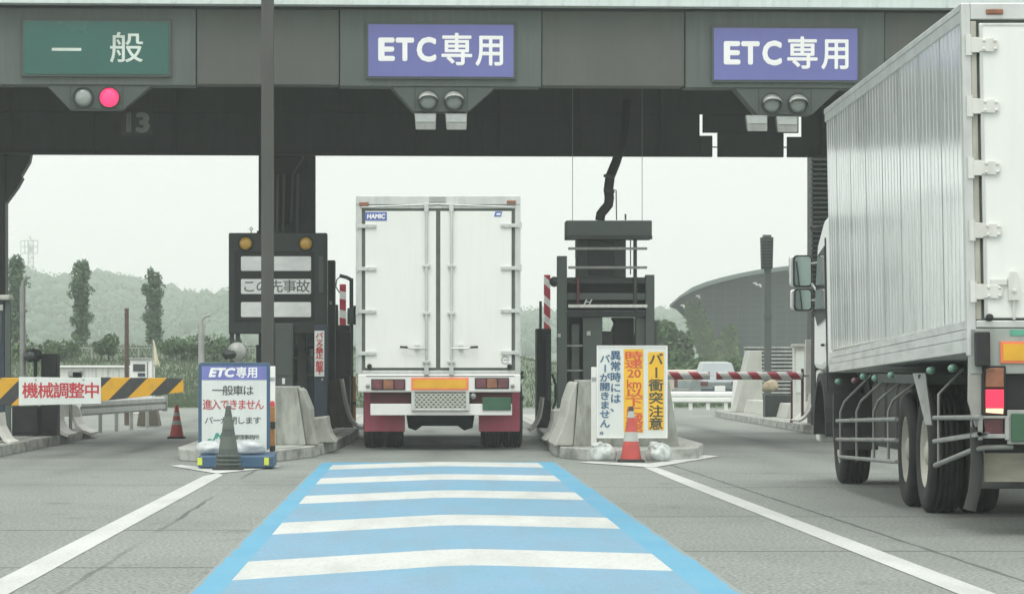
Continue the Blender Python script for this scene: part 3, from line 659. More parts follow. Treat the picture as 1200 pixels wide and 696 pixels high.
# lower rear
g = MB(); g.pbox(TY-0.03, 419.5, 438.2, 610, 459.5, 0.08); g.build('lamp_panel', 'white', tr, 0.02)
g = MB()
for (a, b_, c, e) in ((429, 440.3, 603, 441.2),): g.pbox(TY-0.034, a, b_, c, e, 0.01)
g.build('panel_seam', 'gasket', tr)
for (a, c, e, mir) in ((435, 444, 0, False), (556.5, 442.5, 0, True)):
    hb = MB().pbox(TY-0.045, a, c, a+40, c+13, 0.03).build('lamp_cluster', 'black', tr, 0.006)
    ms = ['redlens', 'amberd', 'redlens']
    for i in range(3): MB().pbox(TY-0.052, a+1.2+i*13, c+1.2, a+12.8+i*13, c+11.8, 0.02).build('lens', ms[i], hb, 0.004)
rb = MB().pbox(TY-0.045, 482, 442.5, 549, 457, 0.02).build('reflector', 'reflectb', tr, 0.003)
MB().pbox(TY-0.050, 484.5, 444.6, 546.5, 454.9, 0.01).build('reflector_centre', 'reflect', rb)
for a in (431, 600.5): MB().lathe([(0.03, 0.0), (0.03, -0.03), (0, -0.035)], (q(a), TY-0.03, r_(452)), 'y', 12).build('bolt', 'galv', tr)
def tread_mat():
    m = bpy.data.materials.new('tread_plate'); m.use_nodes = True; b = NB(m); p = b.N['Principled BSDF']
    s = b.n('ShaderNodeSeparateXYZ'); b.L.new(b.obj(), s.inputs[0])
    u = b.math('SINE', b.math('MULTIPLY', b.math('ADD', s.outputs[0], s.outputs[2]), 90)); v = b.math('SINE', b.math('MULTIPLY', b.math('SUBTRACT', s.outputs[0], s.outputs[2]), 90))
    h = b.math('MAXIMUM', u, v)
    b.L.new(b.mix(b.ramp(h, 0.4, 1.0), lin((0.24, 0.26, 0.22)), lin((0.50, 0.52, 0.46))), p.inputs['Base Color'])
    p.inputs['Metallic'].default_value = 0.4; p.inputs['Roughness'].default_value = 0.45
    bn = b.n('ShaderNodeBump'); bn.inputs['Strength'].default_value = 0.6; bn.inputs['Distance'].default_value = 0.01
    b.L.new(h, bn.inputs['Height']); b.L.new(bn.outputs[0], p.inputs['Normal']); return m
MB().pbox(TY-0.06, 486, 460.5, 546, 479, 0.03).build('tread_plate', tread_mat(), tr)
g = MB(); g.pbox(TY-0.07, 482, 459.6, 486, 481, 0.06); g.pbox(TY-0.07, 546, 459.6, 550, 481, 0.06); g.pbox(TY-0.07, 486.05, 479, 545.95, 481, 0.06); g.build('tread_plate_frame', 'alu', tr, 0.004)
MB().pbox(TY-0.02, 434, 473, 600, 486.5, 0.10).build('bumper', 'white', tr, 0.008)
MB().pbox(TY-0.045, 565.5, 465.5, 599, 480.5, 0.02).build('number_plate', 'greenp', tr, 0.006)
MB().lathe([(0.045, 0.02), (0.045, -0.02), (0.03, -0.035), (0, -0.04)], (q(554.5), TY+0.02, r_(464)), 'y', 14).build('reverse_lamp', 'lampoff', tr)
for (a, c) in ((427, 474.5), (561, 609)): MB().pbox(TY+0.35, a, 457, c, 505.5, 0.02).build('mudflap', 'mud', tr, 0.004)
for (a, c) in ((434, 481), (551, 600)): MB().pbox(TY+0.12, a, 459, c, 473, 0.4).build('wing_beam', 'mudd', tr)
g = MB(); g.box(q(476), q(559), TY+0.4, TY+8.5, 0.62, r_(459)); g.build('chassis', 'darker', tr)
g = MB(); g.prism([(q(474), 0.62), (q(560), 0.62), (q(556), 0.30), (q(546), 0.26), (q(538), 0.33), (q(495), 0.33), (q(487), 0.26), (q(478), 0.30)], TY+1.6, TY+1.9); g.build('rear_axle', 'darker', tr, 0.01)
YA = 49.35
wl, wr = q(429), q(607)
for nm, ox, sd_ in (('wheel', X(427, YA), -1), ('wheel', X(611, YA)+0.0, 1), ('wheel', X(427, YA), -2), ('wheel', X(611, YA), 2)):
    gt, gr = MB(), MB(); yy = YA+(0.0 if abs(sd_) == 1 else 1.3); s1 = -1 if sd_ < 0 else 1
    off = 0.31*(-s1)
    tyre(gt, gr, (ox, yy, 0.5), 0.5, 0.28, s1); tyre(gt, MB(), (ox+off, yy, 0.5), 0.5, 0.28, s1)
    o = gt.build('wheel', 'tyre', tr); gr.build('rim', 'ivory', o)
for ox, s1 in ((q(430), -1), (q(606), 1)):
    gt, gr = MB(), MB(); tyre(gt, gr, (ox, TY+8.6, 0.5), 0.5, 0.28, s1); o = gt.build('wheel', 'tyre', tr); gr.build('rim', 'ivory', o)
g = MB(); g.xprism([(TY+8.9, 0.5), (TY+8.9, 2.75), (TY+10.3, 2.8), (TY+10.9, 1.7), (TY+11.0, 0.5)], q(421), q(607)); g.build('cab', 'dirtywhite', tr, 0.05)
g = MB(); g.xprism([(TY+9.4, 1.8), (TY+9.4, 2.5), (TY+10.2, 2.55), (TY+10.6, 1.8)], q(420.5), q(607.5)); g.build('side_window', 'glass', tr)
g = MB()
for xx in (1.62,): g.tube([(1.5, TY+10.6, 2.4), (xx+0.05, TY+10.7, 2.35), (xx+0.05, TY+10.7, 1.9)], 0.015, 8)
g.box(1.58, 1.74, TY+10.62, TY+10.72, 1.98, 2.32); g.build('mirror', 'black', tr, 0.02)
g = MB(); g.box(-1.16, -1.0, TY+10.62, TY+10.72, 1.98, 2.32); g.tube([(-1.0, TY+10.6, 2.4), (-1.08, TY+10.7, 2.35)], 0.015, 8); g.build('mirror', 'black', tr, 0.02)
for yy in (437, 442, 466): MB().lathe([(0.03, 0), (0.03, 0.06), (0.0, 0.07)], (q(610), TY+0.6, r_(yy)), 'x', 10).build('side_marker', 'black', tr)

# ------------------------------------------------------------------ right-hand truck
KY = 0.0227; RX, RY = 3.965, 23.3
ang = -math.atan(KY)
R2 = Matrix.Rotation(ang, 3, 'Z')
def TT(p):
    lean = -0.019*(p.z-1.3) if p.z > 1.3 else 0
    return R2 @ Vector((p.x+lean, p.y, p.z)) + Vector((RX, RY, 0))
sx_ = lambda px: (px-1140.5)/163.0
sz_ = lambda py: H-(py-VY)/163.0
t3 = thing('box_truck', 'large white truck with ribbed aluminium side filling the right edge, brake lamp lit', 'truck', (RX+1.2, RY, 0), rotz=ang)
LB = 9.6
ZBR, ZBF, ZTP = 1.325, 1.165, 3.83
# body core
g = MB(TT); g.add([(0.02, 0.03, ZBR), (2.45, 0.03, ZBR), (2.45, LB, ZBF), (0.02, LB, ZBF), (0.02, 0.03, ZTP-0.02), (2.45, 0.03, ZTP-0.02), (2.45, LB, ZTP-0.05), (0.02, LB, ZTP-0.05)],
                  [(0, 1, 2, 3), (4, 7, 6, 5), (0, 4, 5, 1), (1, 5, 6, 2), (2, 6, 7, 3), (3, 7, 4, 0)])
g.build('cargo_box', 'dirtywhite', t3)
# ribbed side skin
def zb(y): return ZBR+(ZBF-ZBR)*y/LB
g = MB(TT); ys = []; y = 0.06; nr = 46; pitch = (LB-0.12)/nr
for i in range(nr):
    y0 = 0.06+i*pitch
    ys += [(y0, 0.0), (y0+pitch*0.66, 0.0), (y0+pitch*0.74, 0.0032), (y0+pitch*0.90, 0.0032)]
ys.append((0.06+nr*pitch, 0.0)); n = len(ys)
vs = [(d_, y_, zb(y_)+0.22) for y_, d_ in ys]+[(d_, y_, ZTP-0.13) for y_, d_ in ys]
g.add(vs, [(i, i+1, n+i+1, n+i) for i in range(n-1)])
def ribmat():
    m = bpy.data.materials.new('ribbed_aluminium'); m.use_nodes = True; b = NB(m); p = b.N['Principled BSDF']
    n2 = b.noise(1.2, (1, 7, 0.5), 6); n3 = b.noise(6, (1, 3, 1), 6)
    o = b.mix(b.ramp(n2, 0.35, 0.7), lin((0.86, 0.89, 0.875)), lin((0.76, 0.80, 0.78)))
    o = b.mix(b.math('MULTIPLY', b.ramp(n3, 0.55, 0.8), 0.35), o, lin((0.38, 0.39, 0.36)))
    o = b.mix(b.math('MULTIPLY', b.ramp(b.noise(1.1, (1, 1.4, 0.6), 8), 0.56, 0.66), 0.30), o, lin((0.30, 0.32, 0.31)))
    b.L.new(o, p.inputs['Base Color']); p.inputs['Metallic'].default_value = 0.36
    b.L.new(b.math('ADD', b.math('MULTIPLY', b.noise(1.2, (1, 3, 0.6), 2), 0.08), 0.09), p.inputs['Roughness'])
    return m
g.build('ribbed_side_panel', ribmat(), t3)
for i in range(1, 8):
    y_ = 0.06+i*6*pitch-0.15*pitch; MB(TT).box(-0.0035, 0.004, y_, y_+0.007, zb(y_)+0.235, ZTP-0.135).build('panel_joint', mat('panel_joint_grey', (0.33, 0.35, 0.33), 0.7), t3)
g = MB(TT)
for i in range(nr):
    if i % 6 == 5: continue
    y_ = 0.06+(i+0.80)*pitch
    g.box(0.0, 0.0038, y_, y_+0.004, zb(y_)+0.235, ZTP-0.14)
g.build('rib_groove', mat('rib_groove_grey', (0.50, 0.53, 0.51), 0.7, 0.2, 0.2, 3), t3)  # thin strips along the ribs, a darker grey than the side skin
g = MB(TT); g.box(-0.012, 0.03, 0.0, LB, ZTP-0.13, ZTP-0.05); g.build('top_rail', 'alu', t3, 0.004)
g = MB(TT); g.box(-0.02, 0.03, 0.0, LB, ZTP-0.05, ZTP); g.build('roof_edge', 'alu', t3, 0.006)
g = MB(TT)
def slat(z0, z1, d0=-0.012):
    g.add([(d0, 0.03, ZBR+z0), (d0, LB, ZBF+z0*0.85), (d0, LB, ZBF+z1*0.85), (d0, 0.03, ZBR+z1), (0.03, 0.03, ZBR+z0), (0.03, LB, ZBF+z0*0.85), (0.03, LB, ZBF+z1*0.85), (0.03, 0.03, ZBR+z1)],
          [(0, 1, 2, 3), (4, 7, 6, 5), (0, 4, 5, 1), (1, 5, 6, 2), (2, 6, 7, 3), (3, 7, 4, 0)])
slat(0.0, 0.095, -0.016); slat(0.10, 0.165); slat(0.17, 0.235, -0.010)
g.build('side_rail', mat('brushed_side_rail', (0.62, 0.64, 0.62), 0.4, 0.35, 0.08, 5, 0.5, (0.3, 0.31, 0.29), (3, 1, 6)), t3, 0.004)
# rear frame and doors (rear plane at local y = 0)
g = MB(TT); g.box(-0.02, 0.045, -0.03, 0.06, 1.30, ZTP); g.box(0.045, 2.45, -0.03, 0.06, ZTP-0.12, ZTP); g.box(0.045, 2.45, -0.03, 0.05, 1.50, 1.555)
g.build('rear_frame', 'alu', t3, 0.008)
MB(TT).box(0.045, 2.45, 0.0, 0.04, 1.545, ZTP-0.12).build('gasket', 'gasket', t3)
g = MB(TT); g.box(0.045, 0.085, -0.025, 0.01, 1.56, ZTP-0.13); g.build('door_post', mat('post_dirty', (0.42, 0.42, 0.36), 0.6, 0.2, 0.15, 5, 0.5, (0.15, 0.12, 0.09)), t3, 0.004)
for (a, b_) in ((0.105, 1.25), (1.27, 2.40)):
    d = MB(TT).box(a, b_, -0.035, 0.0, 1.57, ZTP-0.145).build('door', 'door', t3, 0.008)
    if a < 1:
        g = MB(TT); g.box(a, a+0.022, -0.04, -0.035, 1.58, ZTP-0.16); g.box(a+0.022, b_, -0.04, -0.035, ZTP-0.165, ZTP-0.15); g.build('door_edge', 'alu', d)
        for i, pc in enumerate((54, 125.5, 197.5, 270.5, 342)):
            zc_ = sz_(pc); g = MB(TT)
            g.prism([(0.03, zc_-0.055), (0.10, zc_-0.055), (0.105, zc_-0.045), (0.20, zc_-0.05), (0.235, zc_-0.028), (0.235, zc_+0.028), (0.20, zc_+0.05), (0.105, zc_+0.045), (0.10, zc_+0.055), (0.03, zc_+0.055)], -0.06, -0.036)
            g.tube([(0.028, -0.045, zc_-0.075), (0.028, -0.045, zc_+0.075)], 0.024, 10)
            for bx_, bz_ in ((0.135, 0.03), (0.135, -0.03), (0.212, 0.028), (0.212, -0.028)):
                g.lathe([(0.011, 0), (0.011, -0.008), (0, -0.010)], (bx_, -0.06, zc_+bz_), 'y', 8)
            g.build('hinge', mat('hinge_paint', (0.66, 0.68, 0.64), 0.4, 0.15, 0.06, 6, 0.25, (0.3, 0.26, 0.2)), d, 0.003)
        zc_ = sz_(335); g = MB(TT)
        g.prism([(sx_(1185), sz_(352)), (sx_(1198), sz_(352)), (sx_(1198), sz_(327)), (sx_(1195), sz_(319)), (sx_(1188), sz_(319)), (sx_(1185), sz_(327))], -0.085, -0.036)
        g.box(sx_(1165), sx_(1184.5), -0.055, -0.036, sz_(334), sz_(328)); g.tube([(sx_(1191.5), -0.06, sz_(352)), (sx_(1191.5), -0.05, 1.56)], 0.010, 8)
        g.lathe([(0.016, 0), (0.016, -0.012), (0, -0.014)], (sx_(1191.5), -0.085, sz_(341)), 'y', 10)
        g.tube([(sx_(1191.5), -0.06, sz_(319)), (sx_(1191.5), -0.06, ZTP-0.1)], 0.0001, 4)
        g.build('latch', 'hinge_m' if False else MATS['hinge_paint'], d, 0.004)
        MB(TT).lathe([(0.026, 0.0), (0.026, -0.03), (0.018, -0.045), (0, -0.046)], (sx_(1163), -0.036, sz_(372)), 'y', 16).build('rubber_buffer', 'black', d)
g = MB(TT); g.box(sx_(1166), sx_(1186), -0.05, -0.028, ZTP-0.085, ZTP-0.045); g.build('marker_lamp', 'amberd', t3, 0.008)
# lower rear panel
g = MB(TT); g.box(0.0, 2.45, -0.03, 0.05, sz_(438), 1.495); g.build('rear_sill', mat('grey_sill', (0.34, 0.38, 0.35), 0.5, 0.2, 0.1, 4, 0.4, (0.18, 0.19, 0.17)), t3, 0.006)
MB(TT).box(sx_(1145), sx_(1161.5), -0.13, -0.031, sz_(429), sz_(389)).build('rubber_bumper', 'black', t3, 0.01)
o = MB(TT).box(sx_(1175), sx_(1175)+0.62, -0.045, -0.031, sz_(425.5), sz_(400)).build('reflector', 'reflectb', t3, 0.002)
MB(TT).box(sx_(1178), sx_(1175)+0.60, -0.050, -0.046, sz_(422.5), sz_(403)).build('reflector_centre', 'reflect', o)
MB(TT).box(sx_(1187), sx_(1187)+0.3, -0.036, -0.031, sz_(393), sz_(386.5)).build('green_label', mat('green_label', (0.10, 0.38, 0.26), 0.5), t3)
o = MB(TT).box(sx_(1154), sx_(1181), -0.06, 0.10, sz_(489), sz_(428.5)).build('lamp_cluster', 'black', t3, 0.006)
MB(TT).box(sx_(1157), sx_(1178), -0.085, -0.061, sz_(453.5), sz_(431)).build('amber_lens', 'amberd', o, 0.006)
MB(TT).box(sx_(1157), sx_(1178), -0.085, -0.061, sz_(478), sz_(456)).build('brake_lens', 'taillit', o, 0.006, label='glowing red brake lens')
g = MB(TT); g.prism([(sx_(1157.5), sz_(483)), (sx_(1177), sz_(484.5)), (sx_(1177.5), sz_(478.3)), (sx_(1157.5), sz_(478.3))], -0.083, -0.061); g.build('bright_lens_base', 'tailhot', o)
g = MB(TT); g.box(sx_(1157), sx_(1178), -0.05, -0.02, sz_(512), sz_(489.5)); g.build('lower_lens', 'redlens', o)
g = MB(TT)
a, b_, c, e = 1148, 1184, 487, 515
g.box(sx_(a), sx_(a+5), -0.10, -0.07, sz_(e), sz_(c)); g.box(sx_(b_-5), sx_(b_), -0.10, -0.07, sz_(e), sz_(c)); g.box(sx_(a+5), sx_(b_-5), -0.10, -0.07, sz_(c+3), sz_(c)); g.box(sx_(a+5), sx_(b_-5), -0.10, -0.07, sz_(e-2), sz_(e-7))
g.build('lamp_guard', 'galv', t3, 0.004)
g = MB(TT); g.box(sx_(1180), sx_(1181.5), -0.02, 0.0, sz_(490), sz_(438.5)); g.build('bracket', 'galv', t3)
MB(TT).box(sx_(1186), sx_(1186)+0.44, -0.11, -0.09, sz_(517), sz_(484)).build('number_plate', 'greenp', t3, 0.006)
g = MB(TT); g.box(sx_(1182), sx_(1182)+0.5, -0.085, -0.07, sz_(520), sz_(480)); g.build('plate_holder', 'galv', t3, 0.004)
g = MB(TT); g.prism([(sx_(1139), sz_(411)), (sx_(1154), sz_(411)), (sx_(1153.5), sz_(500)), (sx_(1147), sz_(500)), (sx_(1138), sz_(470))], -0.02, 0.03); g.build('corner_bracket', mat('stained_bracket', (0.36, 0.37, 0.34), 0.6, 0.3, 0.15, 5, 0.6, (0.14, 0.11, 0.08)), t3, 0.004)
g = MB(TT); g.box(0.10, 2.4, 0.02, 0.12, sz_(515), sz_(438)-0.0); g.build('rear_crossmember', 'darker', t3)
g = MB(TT); g.box(0.12, 2.3, 0.1, 0.13, sz_(565), sz_(530)); g.build('mud_flap', mat('beige_flap', (0.30, 0.29, 0.23), 0.7, 0, 0.1, 3, 0.7, (0.13, 0.14, 0.13), (1, 1, 4)), t3, 0.004)
g = MB(TT); g.box(0.12, 2.3, 0.098, 0.1, sz_(531), sz_(500)); g.build('flap_hanger', 'darker', t3)
g = MB(TT); g.tube([(sx_(1149), 0.05, sz_(500)), (sx_(1150), 0.05, sz_(540)), (sx_(1147), 0.05, sz_(575)), (sx_(1141), 0.05, sz_(598))], 0.045, 12); g.build('hanging_hose', mat('hose', (0.03, 0.034, 0.032), 0.7, 0, 0.15, 6), t3)
# side guards: pipes on the left flank
def sideY(px): return (F*3.99/(px-VX)-RY)/(1-F*KY*0/(1))
def sp(px, py, dx=0.03):                        # point on the truck's left flank seen at that pixel
    u = (px-VX)/F; Y = (RX+dx-KY*RY)/(u-KY)
    return (dx, Y-RY, H-(py-VY)/F*Y)
g = MB(TT)
g.tube([sp(1095, 489.5), sp(1150, 489)], 0.019, 10); g.tube([sp(1095, 517), sp(1148, 508.5), (0.12, -0.03, sz_(508))], 0.019, 10)
g.tube([sp(1096, 545), sp(1140, 527), (0.10, -0.05, sz_(524)), (0.30, -0.05, sz_(523))], 0.019, 10)
g.build('rear_side_guard', 'pipe', t3)
g = MB(TT)
for (a, b_, c, e) in ((981, 493, 1051, 491), (981, 514.5, 1051, 515.5), (984, 535, 1051, 541)): g.tube([sp(a, b_), sp(c, e)], 0.019, 10)
for px in (1000, 1019, 1036):
    for yy in (492, 515): 
        p = sp(px, yy); g.lathe([(0.026, -0.03), (0.026, 0.03)], p, 'y', 10)
g.build('middle_side_guard', 'pipe', t3)
for px in (985, 1004, 1024, 1041):
    a = sp(px, 540 if px < 1030 else 542); b_ = sp(px, 482); top = sp(px+9, 447, 0.25)
    MB(TT).tube([a, b_, (b_[0]+0.03, b_[1]-0.1, b_[2]+0.1), (0.28, b_[1]-0.5, 1.15)], 0.013, 8).build('guard_bracket', 'pipe', t3)
for px in (1100, 1139):
    a = sp(px, 547 if px < 1120 else 530); b_ = sp(px, 462)
    MB(TT).tube([a, b_, (0.26, b_[1]+0.3, 1.2)], 0.012, 8).build('guard_bracket', 'pipe', t3)
for (px, py, m_) in ((982.5, 447, 'greenm'), (1002, 446, 'redlens'), (1026, 443, 'greenm'), (1045, 439.5, 'greenm'), (1091, 434, 'greenm'), (1116.5, 431.5, 'greenm'), (1012, 441, 'greenm')):
    p = sp(px, py, 0.02); g = MB(TT); g.blob(p, (0.038, 0.045, 0.032), 1, 0.0, 1, 2); g.build('side_marker', m_, t3)
# tanks and chassis
g = MB(TT); g.box(0.75, 1.70, 0.15, LB+0.5, 0.62, 1.10); g.build('chassis', 'darker', t3)
for (y0, y1) in ((5.6, 6.5), (6.6, 7.4), (7.5, 8.6)): MB(TT).box(0.30, 0.72, y0, y1, 0.45, 1.08).build('tank', mat('tank_grey', (0.012, 0.014, 0.013), 0.5, 0.2, 0.2, 4), t3, 0.05)
g = MB(TT); g.box(0.28, 0.40, 0.35, 1.15, 0.45, 1.25); g.build('red_underframe', 'mudd', t3)
g = MB(TT); g.box(0.16, 0.65, 0.7, 1.05, 0.32, 0.62); g.build('side_mudguard', mat('mudguard_grey', (0.11, 0.12, 0.115), 0.6, 0, 0.2, 4), t3, 0.02)
# rear arch
g = MB(TT)
pa, pb, pc_, pd = (4.0-0.0, 1.16), (1.05, 1.24), (1.05, 1.2), (4.0, 1.12)
g.box(0.03, 0.75, 3.05, 6.2, 1.08, 1.16)
g.build('wheel_arch', 'dark', t3, 0.01)
g = MB(TT); g.add([(0.00, 3.18, 1.17), (0.08, 3.0, 1.17), (0.075, 2.58, 0.76), (0.03, 2.62, 0.76)], [(0, 1, 2, 3)])
o = g.build('polished_fender', 'pipe', t3); o.modifiers.new('solid', 'SOLIDIFY').thickness = 0.015
for (yy, xo) in ((27.25-RY, 0.19), (28.5-RY, 0.19)):
    gt, gr = MB(TT), MB(TT); tyre(gt, gr, (xo, yy, 0.5), 0.5, 0.27, -1); tyre(gt, MB(), (xo+0.31, yy, 0.5), 0.5, 0.27, -1)
    o = gt.build('wheel', 'tyre', t3); gr.build('rim', 'ivory', o)
    gt, gr = MB(TT), MB(TT); tyre(gt, gr, (2.27, yy, 0.5), 0.5, 0.27, 1); tyre(gt, MB(), (1.96, yy, 0.5), 0.5, 0.27, 1)
    o = gt.build('wheel', 'tyre', t3); gr.build('rim', 'ivory', o)
for xo, s1 in ((0.21, -1), (2.25, 1)):
    gt, gr = MB(TT), MB(TT); tyre(gt, gr, (xo, 34.1-RY, 0.5), 0.5, 0.29, s1); o = gt.build('wheel', 'tyre', t3); gr.build('rim', 'galv', o)
# cab
yc = LB+0.12
cabp = [(yc, 0.95), (yc, 2.72), (yc+0.35, 2.80), (yc+0.9, 2.76), (yc+1.55, 2.55), (yc+2.05, 1.85), (yc+2.18, 1.2), (yc+2.18, 0.42), (yc+1.72, 0.42), (yc+1.66, 0.85), (yc+1.35, 1.12), (yc+0.95, 1.18), (yc+0.45, 1.08), (yc+0.15, 0.95)]
cabu = [(yc, 1.22), (yc, 2.72), (yc+0.35, 2.80), (yc+0.9, 2.76), (yc+1.55, 2.55), (yc+2.05, 1.85), (yc+2.18, 1.2), (yc+1.35, 1.18), (yc+0.95, 1.22)]
g = MB(TT); g.xprism(cabu, 0.06, 2.38); g.build('cab', 'white', t3, 0.06)
g = MB(TT); g.xprism([(yc+0.45, 1.15), (yc+0.3, 0.95), (yc+0.3, 0.6), (yc+2.1, 0.42), (yc+2.14, 1.15)], 0.45, 2.0); g.build('underbody', 'black', t3)
g = MB(TT); g.xprism([(yc+1.86, 0.42), (yc+2.18, 0.42), (yc+2.18, 1.19), (yc+1.80, 1.19)], 0.08, 2.36); g.build('front_bumper', 'dirtywhite', t3, 0.03)
g = MB(TT); g.xprism([(yc+0.75, 1.72), (yc+0.75, 2.48), (yc+1.45, 2.40), (yc+1.88, 1.78), (yc+1.6, 1.66)], 0.045, 0.058); g.build('side_window', 'glass', t3, 0.002)
g = MB(TT); g.xprism([(yc+0.66, 0.98), (yc+0.66, 2.56), (yc+0.69, 2.56), (yc+0.69, 0.98)], 0.046, 0.058); g.build('door_seam', 'black', t3)
g = MB(TT); g.tube([(0.03, yc+0.85, 1.45), (0.03, yc+1.0, 1.45)], 0.015, 8); g.build('door_handle', 'black', t3)
g = MB(TT)
ap = [(yc+1.18+0.66*math.cos(a), 0.5+0.66*math.sin(a)) for a in [PI*i/14 for i in range(15)]]
ap2 = [(yc+1.18+0.58*math.cos(a), 0.5+0.58*math.sin(a)) for a in [PI*i/14 for i in range(14, -1, -1)]]
g.xprism(ap+ap2, 0.02, 0.40); g.build('front_wheel_arch', 'black', t3)
g = MB(TT); g.xprism([(yc+0.25, 0.95), (yc+0.25, 0.55), (yc+0.10, 0.38), (yc+0.02, 0.38), (yc+0.12, 0.60), (yc+0.12, 0.95)], 0.06, 0.5); g.build('front_flap', 'black', t3)
# mirrors
MY = 35.45
m_ = MB(); a0, a1 = X(927.5, MY), X(951.5, MY)
def rr(x0, x1, z0, z1, rad, n=5):
    pts = []
    for cx, cz, s0 in ((x1-rad, z1-rad, 0), (x0+rad, z1-rad, PI/2), (x0+rad, z0+rad, PI), (x1-rad, z0+rad, 1.5*PI)):
        for i in range(n+1):
            a = s0+PI/2*i/n; pts.append((cx+rad*math.cos(a), cz+rad*math.sin(a)))
    return pts
for (p0, q0, p1, q1) in ((928, 299, 952, 336.5), (929, 338, 952, 364.5)):
    x0, x1, z0, z1 = X(p0+1.5, MY), X(p1, MY), Z(q1, MY), Z(q0, MY)
    o = MB().prism(rr(x0, x1, z0, z1, 0.045), MY, MY+0.10).build('mirror', 'black', t3, 0.008)
    MB().prism(rr(x0+0.018, x1-0.018, z0+0.018, z1-0.018, 0.035), MY-0.006, MY+0.001).build('mirror_glass', 'mirror', o)
    MB().prism(rr(x0-0.035, x0+0.05, z0+0.01, z1-0.01, 0.035), MY+0.03, MY+0.13).build('mirror_shell', 'chrome', o, 0.01)
g = MB(); g.tube([(X(948, MY), MY+0.06, Z(309, MY)), (X(965, MY), MY-0.5, Z(308, MY))], 0.011, 8)
g.tube([(X(950, MY), MY+0.06, Z(330, MY)), (X(957, MY), MY-0.2, Z(345, MY)), (X(966, MY), MY-0.5, Z(375, MY))], 0.014, 8)
g.tube([(X(950, MY), MY+0.06, Z(352, MY)), (X(962, MY), MY-0.4, Z(352, MY))], 0.011, 8)
g.build('mirror_arm', 'galv', t3)
g = MB(); g.tube([(X(952, MY), MY, Z(268, MY)), (X(966, MY), MY-0.5, Z(266, MY))], 0.02, 8); g.blob((X(955, MY), MY, Z(267, MY)), (0.05, 0.05, 0.03)); g.build('corner_pole', 'black', t3)

# ------------------------------------------------------------------ middle-left island: message board, sign, cones, barriers
t = thing('message_board', 'dark message board with two amber lamps and three pale windows reading この先事故', 'message board', (X(325, 50), 50, 0.16))
MY_ = 50.0
p = lambda a, Y=MY_: X(a, Y); z_ = lambda b, Y=MY_: Z(b, Y)
hb = MB().pbox(MY_, 268, 273, 383, 391, 0.45).build('housing', 'dark', t, 0.012)
MB().pbox(MY_-0.02, 275, 295, 368, 376, 0.02).build('front_frame', 'darker', t, 0.004)
MB().pbox(MY_-0.03, 373.5, 300, 379, 343, 0.03).build('side_hatch', 'steel', t, 0.004)
for a in (288, 358.5):
    g = MB(); g.lathe([(0.115, 0.0), (0.115, -0.03), (0.10, -0.03)], (p(a), MY_, z_(285.5)), 'y', 24); o = g.build('lamp_rim', 'darker', t)
    MB().lathe([(0.10, -0.005), (0.085, -0.035), (0.045, -0.052), (0, -0.056)], (p(a), MY_, z_(285.5)), 'y', 24).build('amber_lens', 'amber', o)
for (a, b_) in ((300.5, 317.5), (327, 344.5), (354, 371.5)):
    MB().prism(rr(p(282.5), p(364.5), z_(b_), z_(a), 0.02), MY_-0.028, MY_-0.021).build('window', 'window', t)
g = MB()
for i, ch in enumerate('この先事故'): put_char(g, ch, p(292+i*15.8), z_(335.7), 15.0/F*MY_, 14.5/F*MY_, MY_-0.031, 0.012)
g.build('lettering', 'letterdark', t)
for a in (269, 276): MB().pbox(MY_+0.1, a, 391, a+5, 494, 0.1).build('leg', 'steel', t)
MB().pbox(MY_+0.1, 372, 391, 382, 494, 0.2).build('leg', 'steel', t)
g = MB(); g.tube([(p(294), MY_+0.1, z_(273)), (p(294), MY_+0.1, z_(270)), (p(296), MY_+0.1, z_(268)), (p(294), MY_+0.1, z_(266)), (p(292), MY_+0.1, z_(268)), (p(294), MY_+0.1, z_(270))], 0.008, 6); g.build('lifting_eye', 'steel', t)
MB().pbox(MY_+0.02, 301, 270.5, 320, 273.2, 0.2).build('top_bracket', 'darker', t)

def cabinet(Y, a, b_, c, e, d, m_, label, cat='cabinet', name='equipment_cabinet', extras=None, group=None):
    t = thing(name, label, cat, (X((a+c)/2, Y), Y, Z(e, Y)), group)
    MB().pbox(Y, a, b_, c, e, d).build('body', m_, t, 0.01)
    return t
def foot(Y): return VY+(H-0.158)*F/Y            # pixel row of an island top at that depth
t = cabinet(49.4, 322, 379, 343.5, foot(49.4), 0.4, 'steel', 'tall grey steel cabinet under the message board, right of the slim post')
MB().pbox(49.38, 330.5, 443, 334, 450, 0.02).build('handle', 'white', t, 0.004)
MB().pbox(49.39, 324, 383, 341.5, 440, 0.01).build('door', 'steel', t, 0.004)
t = cabinet(50.6, 349, 388, 359, foot(50.6), 0.25, 'steel', 'narrow grey post box behind the tall cabinet under the message board')
MB().pbox(50.58, 350.5, 392, 357.5, 410, 0.02).build('door', 'steel', t)
t = cabinet(51.5, 300, 404, 368, foot(51.5), 0.5, 'navy', 'low dark navy booth front in shade under the message board')
for (a, c) in ((343.6, 357), (357.6, 367)): MB().pbox(51.48, a, 409, c, 448, 0.02).build('window', 'glass', t)
MB().pbox(51.44, 343, 418.5, 372, 420.5, 0.04).build('rail', 'steel', t)
MB().pbox(51.44, 348, 438.5, 372, 440, 0.04).build('rail', 'steel', t)
t = cabinet(50.2-0.8, 368, 381, 384, foot(49.4), 0.3, 'navy', 'slate blue booth post carrying the narrow red-lettered warning strip')
o = MB().pbox(49.37, 368.6, 387.5, 380, 441, 0.02).build('warning_strip', 'board', t)
g = MB(); yy = 393.0
